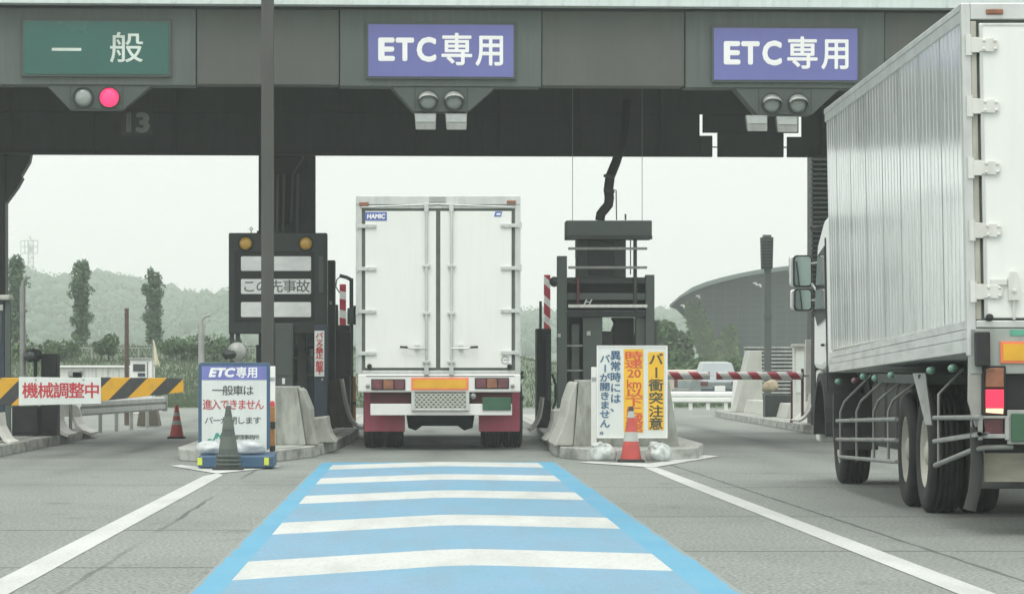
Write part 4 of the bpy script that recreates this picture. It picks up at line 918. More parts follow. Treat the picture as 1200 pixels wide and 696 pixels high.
for ch, rot in (('バ', 0), ('ッ', 0), ('ク', 0), ('禁', 0), ('止', 0), (' ', 0), ('前', 0), ('進', 0), ('!', 0)):
    if ch == ' ': yy += 3; continue
    if ch == '!': fit(g, '!', X(373.3, 49.3), X(375.3, 49.3), Z(438.5, 49.3), Z(433.5, 49.3), 49.36, 0.03); continue
    put_char(g, ch, X(374.3, 49.37), Z(yy, 49.37), 8.4/F*49.3, 6.6/F*49.3, 49.36, 0.03); yy += 6.0
g.build('strip_lettering', 'letterred', o)
MB().tube([(X(377.8, 49.3), 49.3, Z(443, 49.3)), (X(377.8, 49.3), 49.3, Z(446, 49.3))], 0.02).build('bolt', 'galv', t)
t = cabinet(56, 384, 305, 392.5, foot(56), 0.5, 'dark', 'tall dark steel post between the message board and the raised bar', 'post', 'booth_post')
MB().pbox(55.97, 386, 353, 389, 357, 0.03).build('latch', 'galv', t)
t = cabinet(58.5, 391, 381, 410, foot(58.5), 0.9, 'black', 'black barrier gate machine beside the truck on its left', 'barrier machine', 'gate_machine')
MB().pbox(58.4, 392, 357, 396, 381, 0.3).build('side_box', 'dark', t)
MB().pbox(58.4, 400, 388, 412, 440, 0.12).build('front_cover', 'black', t, 0.02)
# raised bars of the blue lane
def raised_bar(Y, px, top, bot, side, label):
    t = thing('raised_barrier_arm', label, 'barrier arm', (X(px, Y), Y, Z(bot+50, Y)), 'raised red and white bars of the blue lane')
    sm = stripe_mat('red_white_raised_bar', (0.74, 0.75, 0.72), (0.42, 0.03, 0.06), 2.6 if side < 0 else 0.6, 2.88, 0.72 if side > 0 else 0.0, 0.42)
    MB().pbox(Y, px-3.6, top, px+4, bot, 0.05).build('arm', sm, t, 0.01)
    MB().pbox(Y-0.02, px-3.6, bot, px+5, bot+105, 0.1).build('sleeve', 'black', t, 0.015)
    return t
tb = raised_bar(60, 401.5, 333, 390, 1, 'raised red and white bar standing upright left of the truck')
g = MB(); Y_ = 59.0
g.tube([(X(398, Y_), Y_, Z(323, Y_)), (X(406, Y_), Y_, Z(325, Y_)), (X(412, Y_), Y_+0.1, Z(328, Y_))], 0.035, 10)
t = thing('lane_camera', 'dark lane camera with looped cable above the raised bar left of the truck', 'camera', (X(411, Y_), Y_+0.1, 0.16))
g.build('camera_body', 'dark', t, 0.01)
g = MB(); g.tube([(X(400, Y_), Y_, Z(323, Y_)), (X(394.5, Y_), Y_, Z(328, Y_)), (X(393.5, Y_), Y_, Z(336, Y_)), (X(398, Y_), Y_, Z(343, Y_))], 0.012, 6); g.build('cable', 'black', t)
MB().pbox(Y_+0.15, 409.5, 326, 414, foot(Y_+0.15), 0.06).build('mast', 'dark', t)
MB().pbox(Y_+0.05, 407, 361, 416, 380, 0.12).build('control_box', 'steel', t, 0.01)
t = thing('hooded_lamp', 'grey hooded lamp peeping over the top of the blue-framed sign', 'lamp', (X(276, 46), 46, 0.158))
g = MB(); Y_ = 46.0
g.lathe([(0.0, -0.17), (0.11, -0.17), (0.135, -0.05), (0.13, 0.16), (0, 0.18)], (X(278, Y_), Y_, Z(412, Y_)), 'y', 18); g.build('hood', 'galv', t)
g = MB(); g.blob((X(270, Y_), Y_-0.12, Z(415, Y_)), (0.11, 0.1, 0.07), 3); g.build('lens_housing', 'dark', t)
MB().tube([(X(278, Y_), Y_, 0.158), (X(278, Y_), Y_, Z(418, Y_))], 0.04).build('stand', 'galv', t)
# concrete barrier blocks
def bar_block(label, Y, pts, d, m_='conc', name='concrete_barrier'):
    t = thing(name, label, 'concrete barrier', (X(sum(a for a, b_ in pts)/len(pts), Y), Y, Z(max(b_ for a, b_ in pts), Y)), 'concrete barriers on the island noses')
    MB().pprism(Y, pts, d).build('block', m_, t, 0.012)
    return t
Yb = 44.2; fb = foot(Yb)
t = bar_block('big pale concrete barrier block right of the blue-framed sign', Yb, [(300, 453), (347.5, 453), (358, fb), (300, fb)], 1.5)
g = MB(); y0, y1 = Yb, Yb+1.5
g.prism([(X(348.3, Yb), Z(454.5, Yb)), (X(353, Yb), Z(458, Yb)), (X(362, Yb), Z(480, Yb)), (X(362.5, Yb), Z(491, Yb)), (X(366, Yb), Z(506, Yb)), (X(372, Yb), Z(fb, Yb)), (X(358.3, Yb), Z(fb, Yb))], Yb+0.25, Yb+2.2); g.build('flank', 'conc', t, 0.01)
Yf = 45.6
t = bar_block('low curved concrete kerb guard at the foot of the slate blue booth post', Yf, [(362, 491), (382.5, 488.5), (384, 500), (387, 509), (394, foot(Yf)), (362, foot(Yf))], 1.6)
t = thing('white_marker_post', 'short white post just behind the top right corner of the blue-framed sign', 'post', (X(319, 44.0), 44.0, 0.158)); MB().pbox(44.0, 315.5, 429, 322.5, foot(44.0), 0.06).build('post', 'white', t, 0.006)
MB().pbox(43.99, 316, 442, 322, 446, 0.008).build('collar', 'galv', t)
def jguard(Y, top, pts, d, label, m_='guard', th=0.035, plate=None):
    """thin plate whose section (pixel polyline) sweeps out towards the lane at its foot"""
    t = thing('curved_guard_plate', label, 'guard plate', (X(pts[-1][0], Y), Y, Z(pts[-1][1], Y)), 'curved guard plates along the islands')
    P = [Vector((X(a, Y), Z(b_, Y))) for a, b_ in pts]
    L1, L2 = [], []
    for i, v in enumerate(P):
        dd = (P[min(i+1, len(P)-1)]-P[max(i-1, 0)]).normalized(); nrm = Vector((-dd.y, dd.x))*th/2
        L1.append(tuple(v+nrm)); L2.append(tuple(v-nrm))
    n = len(P); g = MB()
    vs = [(a, y, b_) for y in (Y, Y+d) for a, b_ in L1+L2]
    fs = []
    for i in range(n-1):
        a, b_ = i, i+1; c, e = n+i, n+i+1; o = 2*n
        fs += [(a, b_, e, c), (a+o, c+o, e+o, b_+o), (a, a+o, b_+o, b_), (c, e, e+o, c+o)]
    fs += [(0, n, 3*n, 2*n), (n-1, 3*n-1, 4*n-1, 2*n-1)]
    g.add(vs, fs); g.build('plate', m_, t, 0.004)
    return t
J = [(0, 0), (3, 12), (4.5, 26), (6.5, 38), (11, 48), (18, 55), (26, 59)]
Yj = 55.0
tj = jguard(Yj, 0, [(399, 444), (401, 455), (404, 472), (407, 484), (411, 493), (417, 499.5), (425, 502.5)], 1.6, 'rust-brown guard plate with white curling edge left of the truck wheels')
MB().pprism(Yj+0.02, [(385, 445), (398.5, 443), (403, 468), (406, 484), (411, 495), (415, 501), (387, 501)], 0.06).build('end_plate', 'rust', tj)
t = thing('orange_marker_post', 'thin orange-brown post close to the left rear corner of the truck', 'post', (X(415.5, 57), 57, 0.1)); MB().pbox(57, 414, 441, 417, 499, 0.05).build('post', 'orange', t, 0.005)
MB().pbox(56.99, 413.6, 470, 417.4, 474, 0.07).build('band', 'dark', t)

# the free-standing ETC notice with its base
YB_ = 39.3
t = thing('notice_board', 'white notice in a blue frame headed ETC専用, leaning on the left island nose', 'notice board', (X(276, YB_), YB_, 0))
yb = YB_
hx = lambda a: X(a, yb); hz = lambda b_: Z(b_, yb)
g = MB(); g.prism(rr(hx(232.3), hx(316.5), hz(527), hz(424.8), 0.045), yb, yb+0.05); g.build('frame', 'blue', t, 0.006)
MB().box(hx(236.5), hx(312.5), yb-0.006, yb, hz(525), hz(429)).build('panel', 'board', t)
MB().box(hx(236.5), hx(312.5), yb-0.010, yb-0.0062, hz(445), hz(429)).build('header', mat('violet_header', (0.17, 0.19, 0.48), 0.5), t)
k = yb/F
g = MB(); fit(g, 'ETC', hx(244.5), hx(274), hz(442), hz(430.8), yb-0.013, 0.05, 0.22)
put_char(g, '専', hx(283), hz(436.5), 11.5*k, 12.5*k, yb-0.013, 0.03); put_char(g, '用', hx(296), hz(436.5), 11.5*k, 12.5*k, yb-0.013, 0.03)
g.build('header_lettering', 'letter', t)
def hline(txt, x0, x1, yc_, hgt, m_, bold=0.01):
    g = MB(); n = len(txt); st = (x1-x0)/n
    for i, ch in enumerate(txt): put_char(g, ch, hx(x0+st*(i+0.5)), hz(yc_), st*k*1.0, hgt*k, yb-0.010, bold)
    g.build('lettering', m_, t)
hline('一般車は', 249, 297, 457.5, 11.5, 'letterblack'); hline('進入できません', 238, 309, 474, 12, 'letterred', 0.012)
hline('バーが閉します', 240, 306, 492.5, 8.5, 'letterblack', 0.006); hline('管理事務所', 274, 304, 512, 5.6, 'letterblack', 0.005)
g = MB(); fit(g, 'JH', hx(249), hx(258), hz(516), hz(507), yb-0.010, 0.05, 0.3); g.add([(hx(243), yb-0.010, hz(516)), (hx(248), yb-0.010, hz(515)), (hx(248), yb-0.010, hz(513.8)), (hx(244), yb-0.010, hz(514))], [(0, 1, 2, 3)]); g.build('logo', 'lettergreen', t)
g = MB(); g.add([(hx(235.5), 38.75, 0.02), (hx(322.5), 38.75, 0.02), (hx(322.5), 38.75, 0.155), (hx(235.5), 38.75, 0.155), (hx(235.5), 39.7, 0.02), (hx(322.5), 39.7, 0.02), (hx(322.5), 39.7, 0.185), (hx(235.5), 39.7, 0.185)], [(0, 1, 2, 3), (4, 7, 6, 5), (0, 4, 5, 1), (1, 5, 6, 2), (2, 6, 7, 3), (3, 7, 4, 0)])
g.build('base', 'blue', t, 0.012)
for a in (237.5, 314.5): MB().box(hx(a-2.4), hx(a+3), 38.74, 38.748, 0.05, 0.14).build('reflector', 'yglow', t)
for a in (246, 303): MB().box(hx(a), hx(a+2.5), yb+0.0505, yb+0.09, 0.16, hz(440)).build('support', 'galv', t)
# sandbags on its base, dark cone, amber stick
def sandbag(name_label, c, r, seed, grp, rot=0):
    t = MB().blob((0, 0, 0), r, seed, 0.10, 1.4, 4, True)
    g = MB(lambda p_: Matrix.Rotation(rot, 3, 'Z') @ p_ + Vector(c))
    bm_f = t.f; g.add(t.v, bm_f, True)
    # tied neck
    o = g.build('sandbag', 'bag'); tag(o, name_label, 'sandbag', grp); return o
sandbag('white sandbag left of the dark cone on the blue sign base', (hx(246), 39.15-0.05, 0.235), (0.16, 0.13, 0.095), 3, 'sandbags on the blue base')
sandbag('white sandbag right of the dark cone on the blue sign base', (hx(293), 39.2-0.1, 0.24), (0.19, 0.14, 0.10), 8, 'sandbags on the blue base', 0.1)
def cone(Y, cx, top, bot, wpx, body_m, bands, label, grp=None, band_m='band', cap=None):
    x = X(cx, Y); zt = H-(top-VY)/F*Y; hh = zt; k = Y/F; r0 = wpx*k/2*0.80
    t = thing('traffic_cone', label, 'traffic cone', (x, Y, 0), grp)
    rf = lambda z: 0.025+(r0-0.025)*(1-(z-0.03)/(hh-0.03))
    prof = [(0, hh), (0.022, hh), (0.027, hh-0.012)]
    for i in range(1, 12):
        z = hh-0.012-(hh-0.05)*i/11; prof.append((rf(z), z))
    MB().lathe(prof, (x, Y, 0.0), 'z', 28).build('cone_body', body_m, t)
    for (a, b_) in bands:
        z0, z1 = 0.03+(hh-0.03)*a, 0.03+(hh-0.03)*b_
        MB().lathe([(rf(z0)+0.003, z0), (rf(z1)+0.003, z1)], (x, Y, 0.0), 'z', 28).build('reflective_band', band_m, t)
    if cap: MB().lathe([(0, hh+0.012), (0.028, hh+0.010), (rf(hh-0.05)+0.004, hh-0.05)], (x, Y, 0), 'z', 20).build('cap', cap, t)
    w2 = wpx*k/2; MB().zprism([(x-w2, Y-w2), (x+w2, Y-w2), (x+w2, Y+w2), (x-w2, Y+w2)], 0.0, 0.035, 0.01).build('base', 'black', t, 0.008)
    return t
tc_ = cone(38.35, 267.5, 475, 549, 36, 'coneg', [(0.62, 0.82), (0.30, 0.5)], 'weathered dark green cone standing in front of the blue-framed sign', band_m=mat('dull_band', (0.10, 0.12, 0.10), 0.7))
for z0 in (0.05, 0.10, 0.15): MB().lathe([(0.142, z0), (0.152, z0+0.01), (0.150, z0+0.03), (0.138, z0+0.035)], (X(267.5, 38.35), 38.35, 0), 'z', 28).build('weight_ring', 'coneg', tc_)
t = thing('marker_stick', 'amber and brown post with a red tip at the right edge of the blue-framed sign', 'marker post', (X(319, 39.6), 39.6, 0))
MB().pbox(39.9, 316, 476, 322, 546, 0.10).build('post', 'orange', t, 0.008)
MB().lathe([(0, 0.07), (0.03, 0.06), (0.033, 0)], (X(318.8, 39.9), 39.95, Z(476, 39.9)), 'z', 14).build('red_tip', 'letterred', t)
for (a, b_) in ((494, 502), (522, 528)): MB().pbox(39.89, 315.8, a, 322.2, b_, 0.12).build('band', 'dark', t)
def hookpole(Y, px, top, base_z, label):
    t = thing('hooked_pole', label, 'pole', (X(px, Y), Y, base_z), 'grey poles with a hooked top')
    x, zt = X(px, Y), Z(top, Y); 
    MB().tube([(x, Y, base_z), (x, Y, zt-0.12)], 0.045, 12).build('pole', 'galv', t)
    MB().tube([(x, Y, zt-0.125), (x+0.005, Y, zt-0.06), (x+0.03, Y, zt-0.02), (x+0.08, Y, zt), (x+0.12, Y, zt+0.01)], 0.028, 10, 0.015).build('hook', 'galv', t)
hookpole(45.8, 236, 370, 0, 'grey pole with hooked top standing behind the blue-framed sign')
hookpole(50.5, 26.5, 326, 0.158, 'grey pole with hooked top beside the dark blue booth at the far left')

# ------------------------------------------------------------------ middle-right island: warning board, cone, sandbags, equipment rack
YW = 42.75
t = thing('warning_board', 'white board with blue, red and yellow Japanese speed warnings on the right island nose', 'warning board', (X(740, YW), YW, 0.15))
hx = lambda a: X(a, YW); hz = lambda b_: Z(b_, YW); k = YW/F
MB().box(hx(699.5), hx(782), YW, YW+0.04, hz(513), hz(405)).build('panel', 'board', t, 0.006)
g = MB(); 
for (a, b_, c, e) in ((699.3, 404.8, 782.2, 406.2), (699.3, 511.8, 782.2, 513.2)): g.box(hx(a), hx(c), YW-0.008, YW, hz(e), hz(b_))
for (a, c) in ((699.3, 700.8), (780.6, 782.2)): g.box(hx(a), hx(c), YW-0.008, YW, hz(511.8), hz(406.2))
g.build('frame', 'white', t)
MB().box(hx(731), hx(754), YW-0.005, YW-0.0005, hz(506.5), hz(409)).build('yellow_panel', 'yellow', t)
MB().box(hx(759.5), hx(778), YW-0.005, YW-0.0005, hz(503.5), hz(412.5)).build('yellow_panel', 'yellow', t)
def vline(txt, cx, ys, w_, h_, m_, bold, rots=()):
    g = MB()
    for i, ch in enumerate(txt): put_char(g, ch, hx(cx), hz(ys[i]), w_*k, h_*0.92*k, YW-0.008, bold, rot=(ch == 'ー'))
    g.build('lettering', m_, t)
vline('バー衝突注意', 768.7, [421, 436.5, 451.5, 466.5, 482, 496.5], 15.5, 15.0, 'letterblack', 0.028)
g = MB()
for ch, yy in (('時', 417), ('速', 426.5)): put_char(g, ch, hx(742.5), hz(yy), 19.5*k, 10.5*k, YW-0.008, 0.03)
fit(g, '20', hx(735), hx(751), hz(442.5), hz(432.5), YW-0.008, 0.02); fit(g, 'km', hx(734.5), hx(751.5), hz(455), hz(444.5), YW-0.008, 0.02)
for ch, yy in (('以', 460.5), ('下', 471), ('に', 481), ('減', 491), ('速', 501)): put_char(g, ch, hx(743), hz(yy), 19*k, 10.4*k, YW-0.008, 0.028)
g.build('lettering', 'letterorange', t)
vline('異常時には、', 721.3, [416.5, 429, 441.8, 454.2, 466.8, 477.0], 11.5, 12.0, 'letterblue', 0.022)
vline('バーが開きません。', 708.8, [420.5, 431.5, 442.5, 453, 463.8, 474.6, 485.3, 496.2, 504.5], 11.3, 10.6, 'letterblue', 0.022)
for a in (703, 776): MB().box(hx(a), hx(a+3), YW+0.0405, YW+0.07, 0.15, hz(420)).build('leg', 'galv', t)
cone(41.7, 739.5, 477, 541, 31, 'cone', [(0.35, 0.53), (0.80, 0.93), (0.0, 0.0001)], 'orange-red cone with grey bands in front of the warning board', cap='dark')
def sb2(cx, seed, label, r=(0.175, 0.16, 0.14)):
    g = MB(); c = (X(cx, 41.75), 41.75, 0.10); g.blob(c, r, seed, 0.10, 1.6, 4, True)
    g.blob((c[0]-0.05, c[1], c[2]+0.10), (r[0]*0.55, r[1]*0.6, 0.06), seed+5, 0.2, 2, 3)
    tag(g.build('sandbag', mat('grey_sandbag', (0.46, 0.50, 0.48), 0.4, 0, 0.25, 14, 0.6, (0.20, 0.23, 0.22), (8, 8, 3), bump=1.0, bscale=16)), label, 'sandbag', 'sandbags by the warning board')
sb2(707, 12, 'grey-white plastic sandbag left of the red cone at the kerb'); sb2(773, 21, 'grey-white plastic sandbag right of the red cone at the kerb')
# barrier behind the board
Yb = 43.6; fb = foot(Yb)
t = bar_block('large pale concrete barrier block behind the warning board', Yb, [(679, 445.5), (784, 445.5), (796, fb), (673, fb)], 1.4)
g = MB(); g.prism([(X(677.8, Yb), Z(447, Yb)), (X(674, Yb), Z(450, Yb)), (X(667, Yb), Z(470, Yb)), (X(663.5, Yb), Z(490, Yb)), (X(658, Yb), Z(505, Yb)), (X(650, Yb), Z(fb, Yb)), (X(672.7, Yb), Z(fb, Yb))], Yb+0.15, Yb+2.4); g.build('flank', 'concl', t, 0.02)
t = thing('white_marker_post', 'short white post at the left edge of the warning board', 'post', (X(696, 43.4), 43.4, 0.158)); MB().pbox(43.4, 693, 430, 699.2, foot(43.4), 0.06).build('post', 'white', t, 0.006)
MB().pbox(43.39, 693.5, 442, 698.7, 446, 0.008).build('collar', 'galv', t)
Yf = 46.8
bar_block('low curved concrete kerb guard left of the big barrier behind the warning board', Yf, [(650, 481), (663, 479), (666, foot(Yf)), (638, foot(Yf)), (645, 507), (649, 494)], 1.4)
jguard(53.5, 0, [(637, 466), (635, 480), (633.5, 488), (630, 496), (625.5, 501.5), (621, 504)], 1.2, 'white curved guard plate right of the truck wheels')
tb = raised_bar(60, 641, 322, 390, -1, 'raised red and white bar standing upright right of the truck')
t = cabinet(57, 629, 385, 646, foot(57), 0.8, 'black', 'black barrier gate machine beside the truck on its right', 'barrier machine', 'gate_machine')
MB().pbox(56.9, 632, 353, 635, 385, 0.08).build('slim_mast', 'dark', t)
MB().pbox(56.9, 640, 392, 645, 470, 0.1).build('front_cover', 'dark', t, 0.01)
g = MB(); g.tube([(X(647, 54), 54, Z(438, 54)), (X(651, 54), 54, Z(450, 54)), (X(651, 54), 54, Z(470, 54)), (X(646, 54), 54, Z(485, 54)), (X(641, 54), 54, Z(500, 54))], 0.02, 8)
g.build('cable', 'black', t)
# equipment rack (gantry of dark steel over the island)
YR = 50.0; fr = foot(YR)
t = thing('equipment_rack', 'tall dark steel equipment rack with a grey hood box behind the warning board', 'equipment rack', (X(709, YR), YR, 0.158))
P_ = lambda nm, a, b_, c, e, d, m_, off=0.0, bev=0.008: MB().pbox(YR+off, a, b_, c, e, d).build(nm, m_, t, bev)
P_('hood', 663.5, 258.5, 764, 280, 0.6, 'steel', -0.1)
P_('hood_lip', 663, 276, 764.5, 280.5, 0.06, 'dark', -0.14)
P_('cabinet', 676, 280.6, 733.5, 326, 0.5, 'dark', 0.02)
P_('cabinet', 690, 283, 720, 322, 0.02, 'darker', -0.01)
for (b_, e, m_) in ((289.8, 292.8, 'pipe'), (312, 315, 'pipe'), (356.8, 360.4, 'dirtywhite')): P_('cross_rail', 666, b_, 758.5, e, 0.05, m_, -0.16, 0.004)
P_('upright_pole', 742.5, 280.6, 746.5, 364, 0.1, 'dark', -0.04)
P_('upright_pole', 738.3, 280.6, 739.6, 322, 0.03, 'dark', -0.04)
P_('red_brown_pole', 676, 325, 679, 357, 0.1, 'mudd', -0.10)
P_('slim_pole', 674, 280.6, 675.6, 303, 0.03, 'steel', -0.12)
P_('frame_post', 653, 300, 664.5, fr, 0.2, 'steel', -0.03)
P_('frame_post', 756.5, 322, 767, 404+90, 0.2, 'steel', -0.03)
P_('frame_beam', 664.6, 325, 756.4, 332.5, 0.2, 'dark', 0.0)
P_('frame_beam', 664.6, 343.5, 756.4, 351.5, 0.2, 'steel', 0.0)
P_('frame_beam', 664.6, 364, 756.4, 371.5, 0.2, 'dark', 0.0)
P_('back_panel', 664.6, 332.6, 756.4, 363.9, 0.05, 'darker', 0.22)
g = MB(); g.lathe([(0, -0.03), (0.075, -0.02), (0.08, 0.1), (0, 0.12)], (X(650, YR), YR, Z(330, YR)), 'y', 18); g.build('round_sensor', 'dark', t)
g = MB(); g.tube([(X(684, YR), YR-0.14, Z(357, YR)), (X(687, YR), YR-0.14, Z(351, YR))], 0.012); g.tube([(X(690, YR), YR-0.14, Z(357, YR)), (X(693, YR), YR-0.14, Z(351, YR))], 0.012); g.tube([(X(686, YR), YR-0.14, Z(354, YR)), (X(692, YR), YR-0.14, Z(354, YR))], 0.009); g.build('antenna_clip', 'alu', t)
P_('side_post', 767.2, 376, 771, fr, 0.1, 'steel', 0.1)
P_('lower_cabinet', 683, 371.6, 706, fr, 0.25, 'steel', 0.05)
P_('lower_cabinet', 745, 371.6, 756.4, fr, 0.3, 'steel', 0.05)
P_('lower_cabinet', 670, 380, 679, fr, 0.2, 'steel', 0.12)
P_('back_panel', 664.7, 371.6, 705, fr, 0.05, 'darker', 0.5)
P_('back_panel', 706, 392, 756, fr, 0.05, 'darker', 0.75)
P_('inner_box', 706.2, 388, 718, fr, 0.3, 'dark', 0.3)
g = MB(); g.prism([(X(718, YR), Z(371.6, YR)), (X(745, YR), Z(371.6, YR)), (X(745, YR), Z(fr, YR)), (X(719, YR), Z(fr, YR)), (X(719, YR), Z(386, YR)), (X(722, YR), Z(378, YR))], YR+0.35, YR+0.7); g.build('inner_machine', 'darker', t, 0.02)
P_('inner_post', 664.6, 371.6, 666.4, fr, 0.1, 'darker', 0.1)
P_('label', 687.5, 388, 692, 393, 0.01, 'galv', 0.035, 0); P_('label', 651.9+1.5, 391, 657, 395, 0.01, 'galv', -0.045, 0)
P_('rail', 664.6, 404, 683, 406, 0.05, 'pipe', 0.0, 0.002); P_('rail', 664.6, 433, 683, 435, 0.05, 'pipe', 0.0, 0.002)
g = MB(); g.tube([(X(733, YR), YR, Z(258, YR)), (X(733, YR), YR, Z(251, YR))], 0.015, 6); g.build('antenna', 'dark', t)
# duct from the canopy to the rack
t = thing('cable_duct', 'thick dark flexible duct dropping from the canopy girder to the equipment rack', 'cable duct', (X(703, YR+0.2), YR+0.2, Z(258.5, YR+0.2)))
yd = YR+0.2; W_ = lambda a, b_, y=yd: (X(a, y), y, Z(b_, y))
g = MB(); g.tube([W_(735, 120, 53.6), W_(731, 160, 53), W_(722, 190, 51.5), W_(715, 207), W_(713, 222), W_(714, 232), W_(713, 240), W_(708, 246), W_(704, 251), W_(703, 258.5)], 0.075, 14)
g.build('flexible_duct', 'darker', t)
for b_ in (207, 224): MB().tube([W_(714, b_-1.5), W_(713.5, b_+1.5)], 0.088, 14).build('clamp', 'dark', t)
g = MB(); g.tube([W_(718, 222), W_(722, 223), W_(722.5, 258)], 0.010, 6); g.build('thin_pipe', 'dark', t)
for px, Y_, lab in ((671, 50.2, 'thin vertical wire left of the flexible duct'), (752.5, 50.2, 'thin vertical wire right of the flexible duct')):
    o = MB().tube([(X(px, Y_), Y_, 5.4+0.9), (X(px, Y_), Y_, Z(258.5, Y_))], 0.0055, 6).build('hanging_wire', 'wire'); tag(o, lab, 'wire')

# ------------------------------------------------------------------ far-left island
YS = 44.0
t = thing('closed_lane_boom', 'yellow and black striped boom with a white panel reading 機械調整中 across the closed lane', 'barrier boom', (X(-60, YS), YS, 0.158))
sm = stripe_mat('yellow_black_boom', (0.62, 0.34, 0.02), (0.035, 0.04, 0.042), 2.02, -2.02, 0.58, 0.53)
MB().pprism(YS, [(-75, 443), (22.5, 442.5), (22.5, 475), (-75, 475)], 0.07).build('striped_arm', sm, t, 0.006)
MB().pprism(YS, [(117.6, 442), (209, 443), (214.5, 444), (215, 459.5), (205, 460.5), (117.6, 470)], 0.07).build('striped_arm', sm, t, 0.006)
MB().pprism(YS-0.01, [(22, 441.6), (118.3, 442.8), (118.3, 473), (22, 475)], 0.03).build('panel', 'board', t, 0.004)
g = MB(); k = YS/F
for i, ch in enumerate('機械調整中'): put_char(g, ch, X(35.5+i*18.1, YS), Z(457.6, YS), 17.0*k, 18.0*k, YS-0.014, 0.022)
g.build('lettering', 'letterred', t)
for a in (42, 98): MB().lathe([(0.012, 0), (0.012, -0.012), (0, -0.014)], (X(a, YS), YS-0.01, Z(444.5, YS)), 'y', 8).build('screw', 'galv', t)
MB().box(X(-75, YS)-0.2, X(-45, YS), YS-0.1, YS+0.3, 0.158, 1.15).build('pivot_cabinet', 'steel', t, 0.02)
t = thing('toll_booth', 'dark navy toll booth with a pale roof edge cut off by the left frame edge', 'booth', (X(-30, 47), 47, 0.158))
MB().pbox(47, -80, 352, 5.5, foot(47), 0.35).build('wall', 'navy', t, 0.01)
MB().pbox(46.9, -85, 345.5, 11, 351.6, 0.5).build('roof', 'concl', t, 0.02)
MB().pbox(46.97, 5.6, 352, 12, foot(46.97), 0.12).build('corner_post', 'steel', t, 0.006)
MB().pbox(46.98, -60, 362, 2, 402, 0.02).build('window', 'glass', t)
MB().pbox(46.95, -1, 357, 3.5, 364, 0.03).build('lamp', 'galv', t, 0.006)
t = cabinet(50.0, 14, 476, 44, foot(50.0), 0.5, 'darker', 'low black cabinet under the white panel of the striped boom')
MB().pbox(49.98, 17, 480, 41, 506, 0.02).build('door', 'black', t)
t = cabinet(50.5, 48, 414.5, 67, foot(50.5), 0.4, 'black', 'black upright cabinet behind the white panel of the striped boom')
MB().pbox(50.48, 50, 418, 65, 440, 0.02).build('door', 'darker', t)
t = thing('dome_camera', 'black dome-shaped camera left of the black upright cabinet', 'camera', (X(46, 50.4), 50.4, 0.158))
g = MB(); g.blob((X(41, 50.4), 50.4, Z(416, 50.4)), (0.11, 0.12, 0.10), 5, 0.1); g.build('housing', 'black', t)
MB().tube([(X(41, 50.4), 50.45, 0.158), (X(41, 50.4), 50.45, Z(420, 50.4))], 0.03).build('stand', 'black', t)
MB().lathe([(0.09, 0.03), (0.10, -0.05), (0.05, -0.08), (0, -0.085)], (X(36.5, 50.4), 50.32, Z(417, 50.4)), 'y', 16).build('lens', 'glass', t)
t = thing('box_camera', 'small white and black box camera above the striped boom panel', 'camera', (X(87, 53), 53, 0.158))
MB().pbox(53, 79, 433.5, 96, 441, 0.25).build('housing', 'white', t, 0.02); MB().pbox(52.99, 85, 436, 95.5, 443, 0.1).build('lens', 'glass', t, 0.01)
MB().tube([(X(82, 53), 53.1, 0.158), (X(82, 53), 53.1, Z(437, 53))], 0.03).build('stand', 'galv', t)
Yb = 52.5
t = bar_block('pale concrete block below the striped boom panel beside two curved guard plates', Yb, [(43, 470), (62, 470), (66, 496), (68, foot(Yb)), (43, foot(Yb))], 0.8)
jguard(51.5, 0, [(61, 472), (62, 484), (63.5, 494), (67, 502), (73, 508), (80, 510.5)], 1.3, 'cream curved guard plate under the striped boom, left one of two', 'guard', 0.05)
t = jguard(55.0, 0, [(79, 471), (83, 480), (85.5, 490), (89, 499), (96, 505), (106, 508.5)], 1.3, 'cream curved guard plate under the striped boom, the one beside the guardrail', 'guard', 0.05)
MB().pprism(54.9, [(69, 474), (88, 474), (93, 479), (95, 488), (74, 488), (71, 482)], 0.05).build('end_panel', 'guard', t, 0.01)
jguard(45.6, 0, [(-6, 484), (-4, 500), (0, 508), (5, 516), (12, 519.5)], 1.0, 'cream curved guard plate at the bottom of the navy booth on the left frame edge')
# guardrail of the closed lane
def wrail(mb, P0, P1, z0, z1, side=1):
    hgt = z1-z0; prof = [(0, 0), (0.05, 0.12), (0.05, 0.36), (0.0, 0.47), (0.0, 0.53), (0.05, 0.64), (0.05, 0.88), (0, 1)]
    P0 = Vector(P0); P1 = Vector(P1); d = (P1-P0).normalized(); nrm = Vector((-d.y, d.x, 0))*side
    vs = []
    for P in (P0, P1):
        for o_, h_ in prof: vs.append(P+nrm*o_+Vector((0, 0, z0+h_*hgt)))
    n = len(prof); mb.add(vs, [(i, i+1, n+i+1, n+i) for i in range(n-1)])
t = thing('guardrail', 'grey galvanised guardrail receding behind the striped boom', 'guardrail', (X(117, 60), 60, 0))
P0, P1 = (X(92, 57.5), 57.5, 0), (X(191, 65.5), 65.5, 0)
g = MB(); wrail(g, P0, P1, 0.36, 0.62, -1); o = g.build('rail', 'galv', t); o.modifiers.new('solid', 'SOLIDIFY').thickness = 0.012
MB().box(P1[0]-0.02, P1[0]+0.09, P1[1], P1[1]+0.03, 0.33, 0.65).build('end_plate', 'galv', t, 0.004)
for (a, Y_) in ((117, 60.0), (136, 61.5), (153.5, 62.9), (172, 65.0)):
    MB().box(X(a-2, Y_), X(a+2, Y_), Y_+0.05, Y_+0.13, 0, 0.5).build('post', 'galv', t, 0.004)
t = thing('rail_anchor_block', 'dark weathered concrete block at the far end of the galvanised guardrail', 'concrete block', (X(174, 66.3), 66.3, 0))
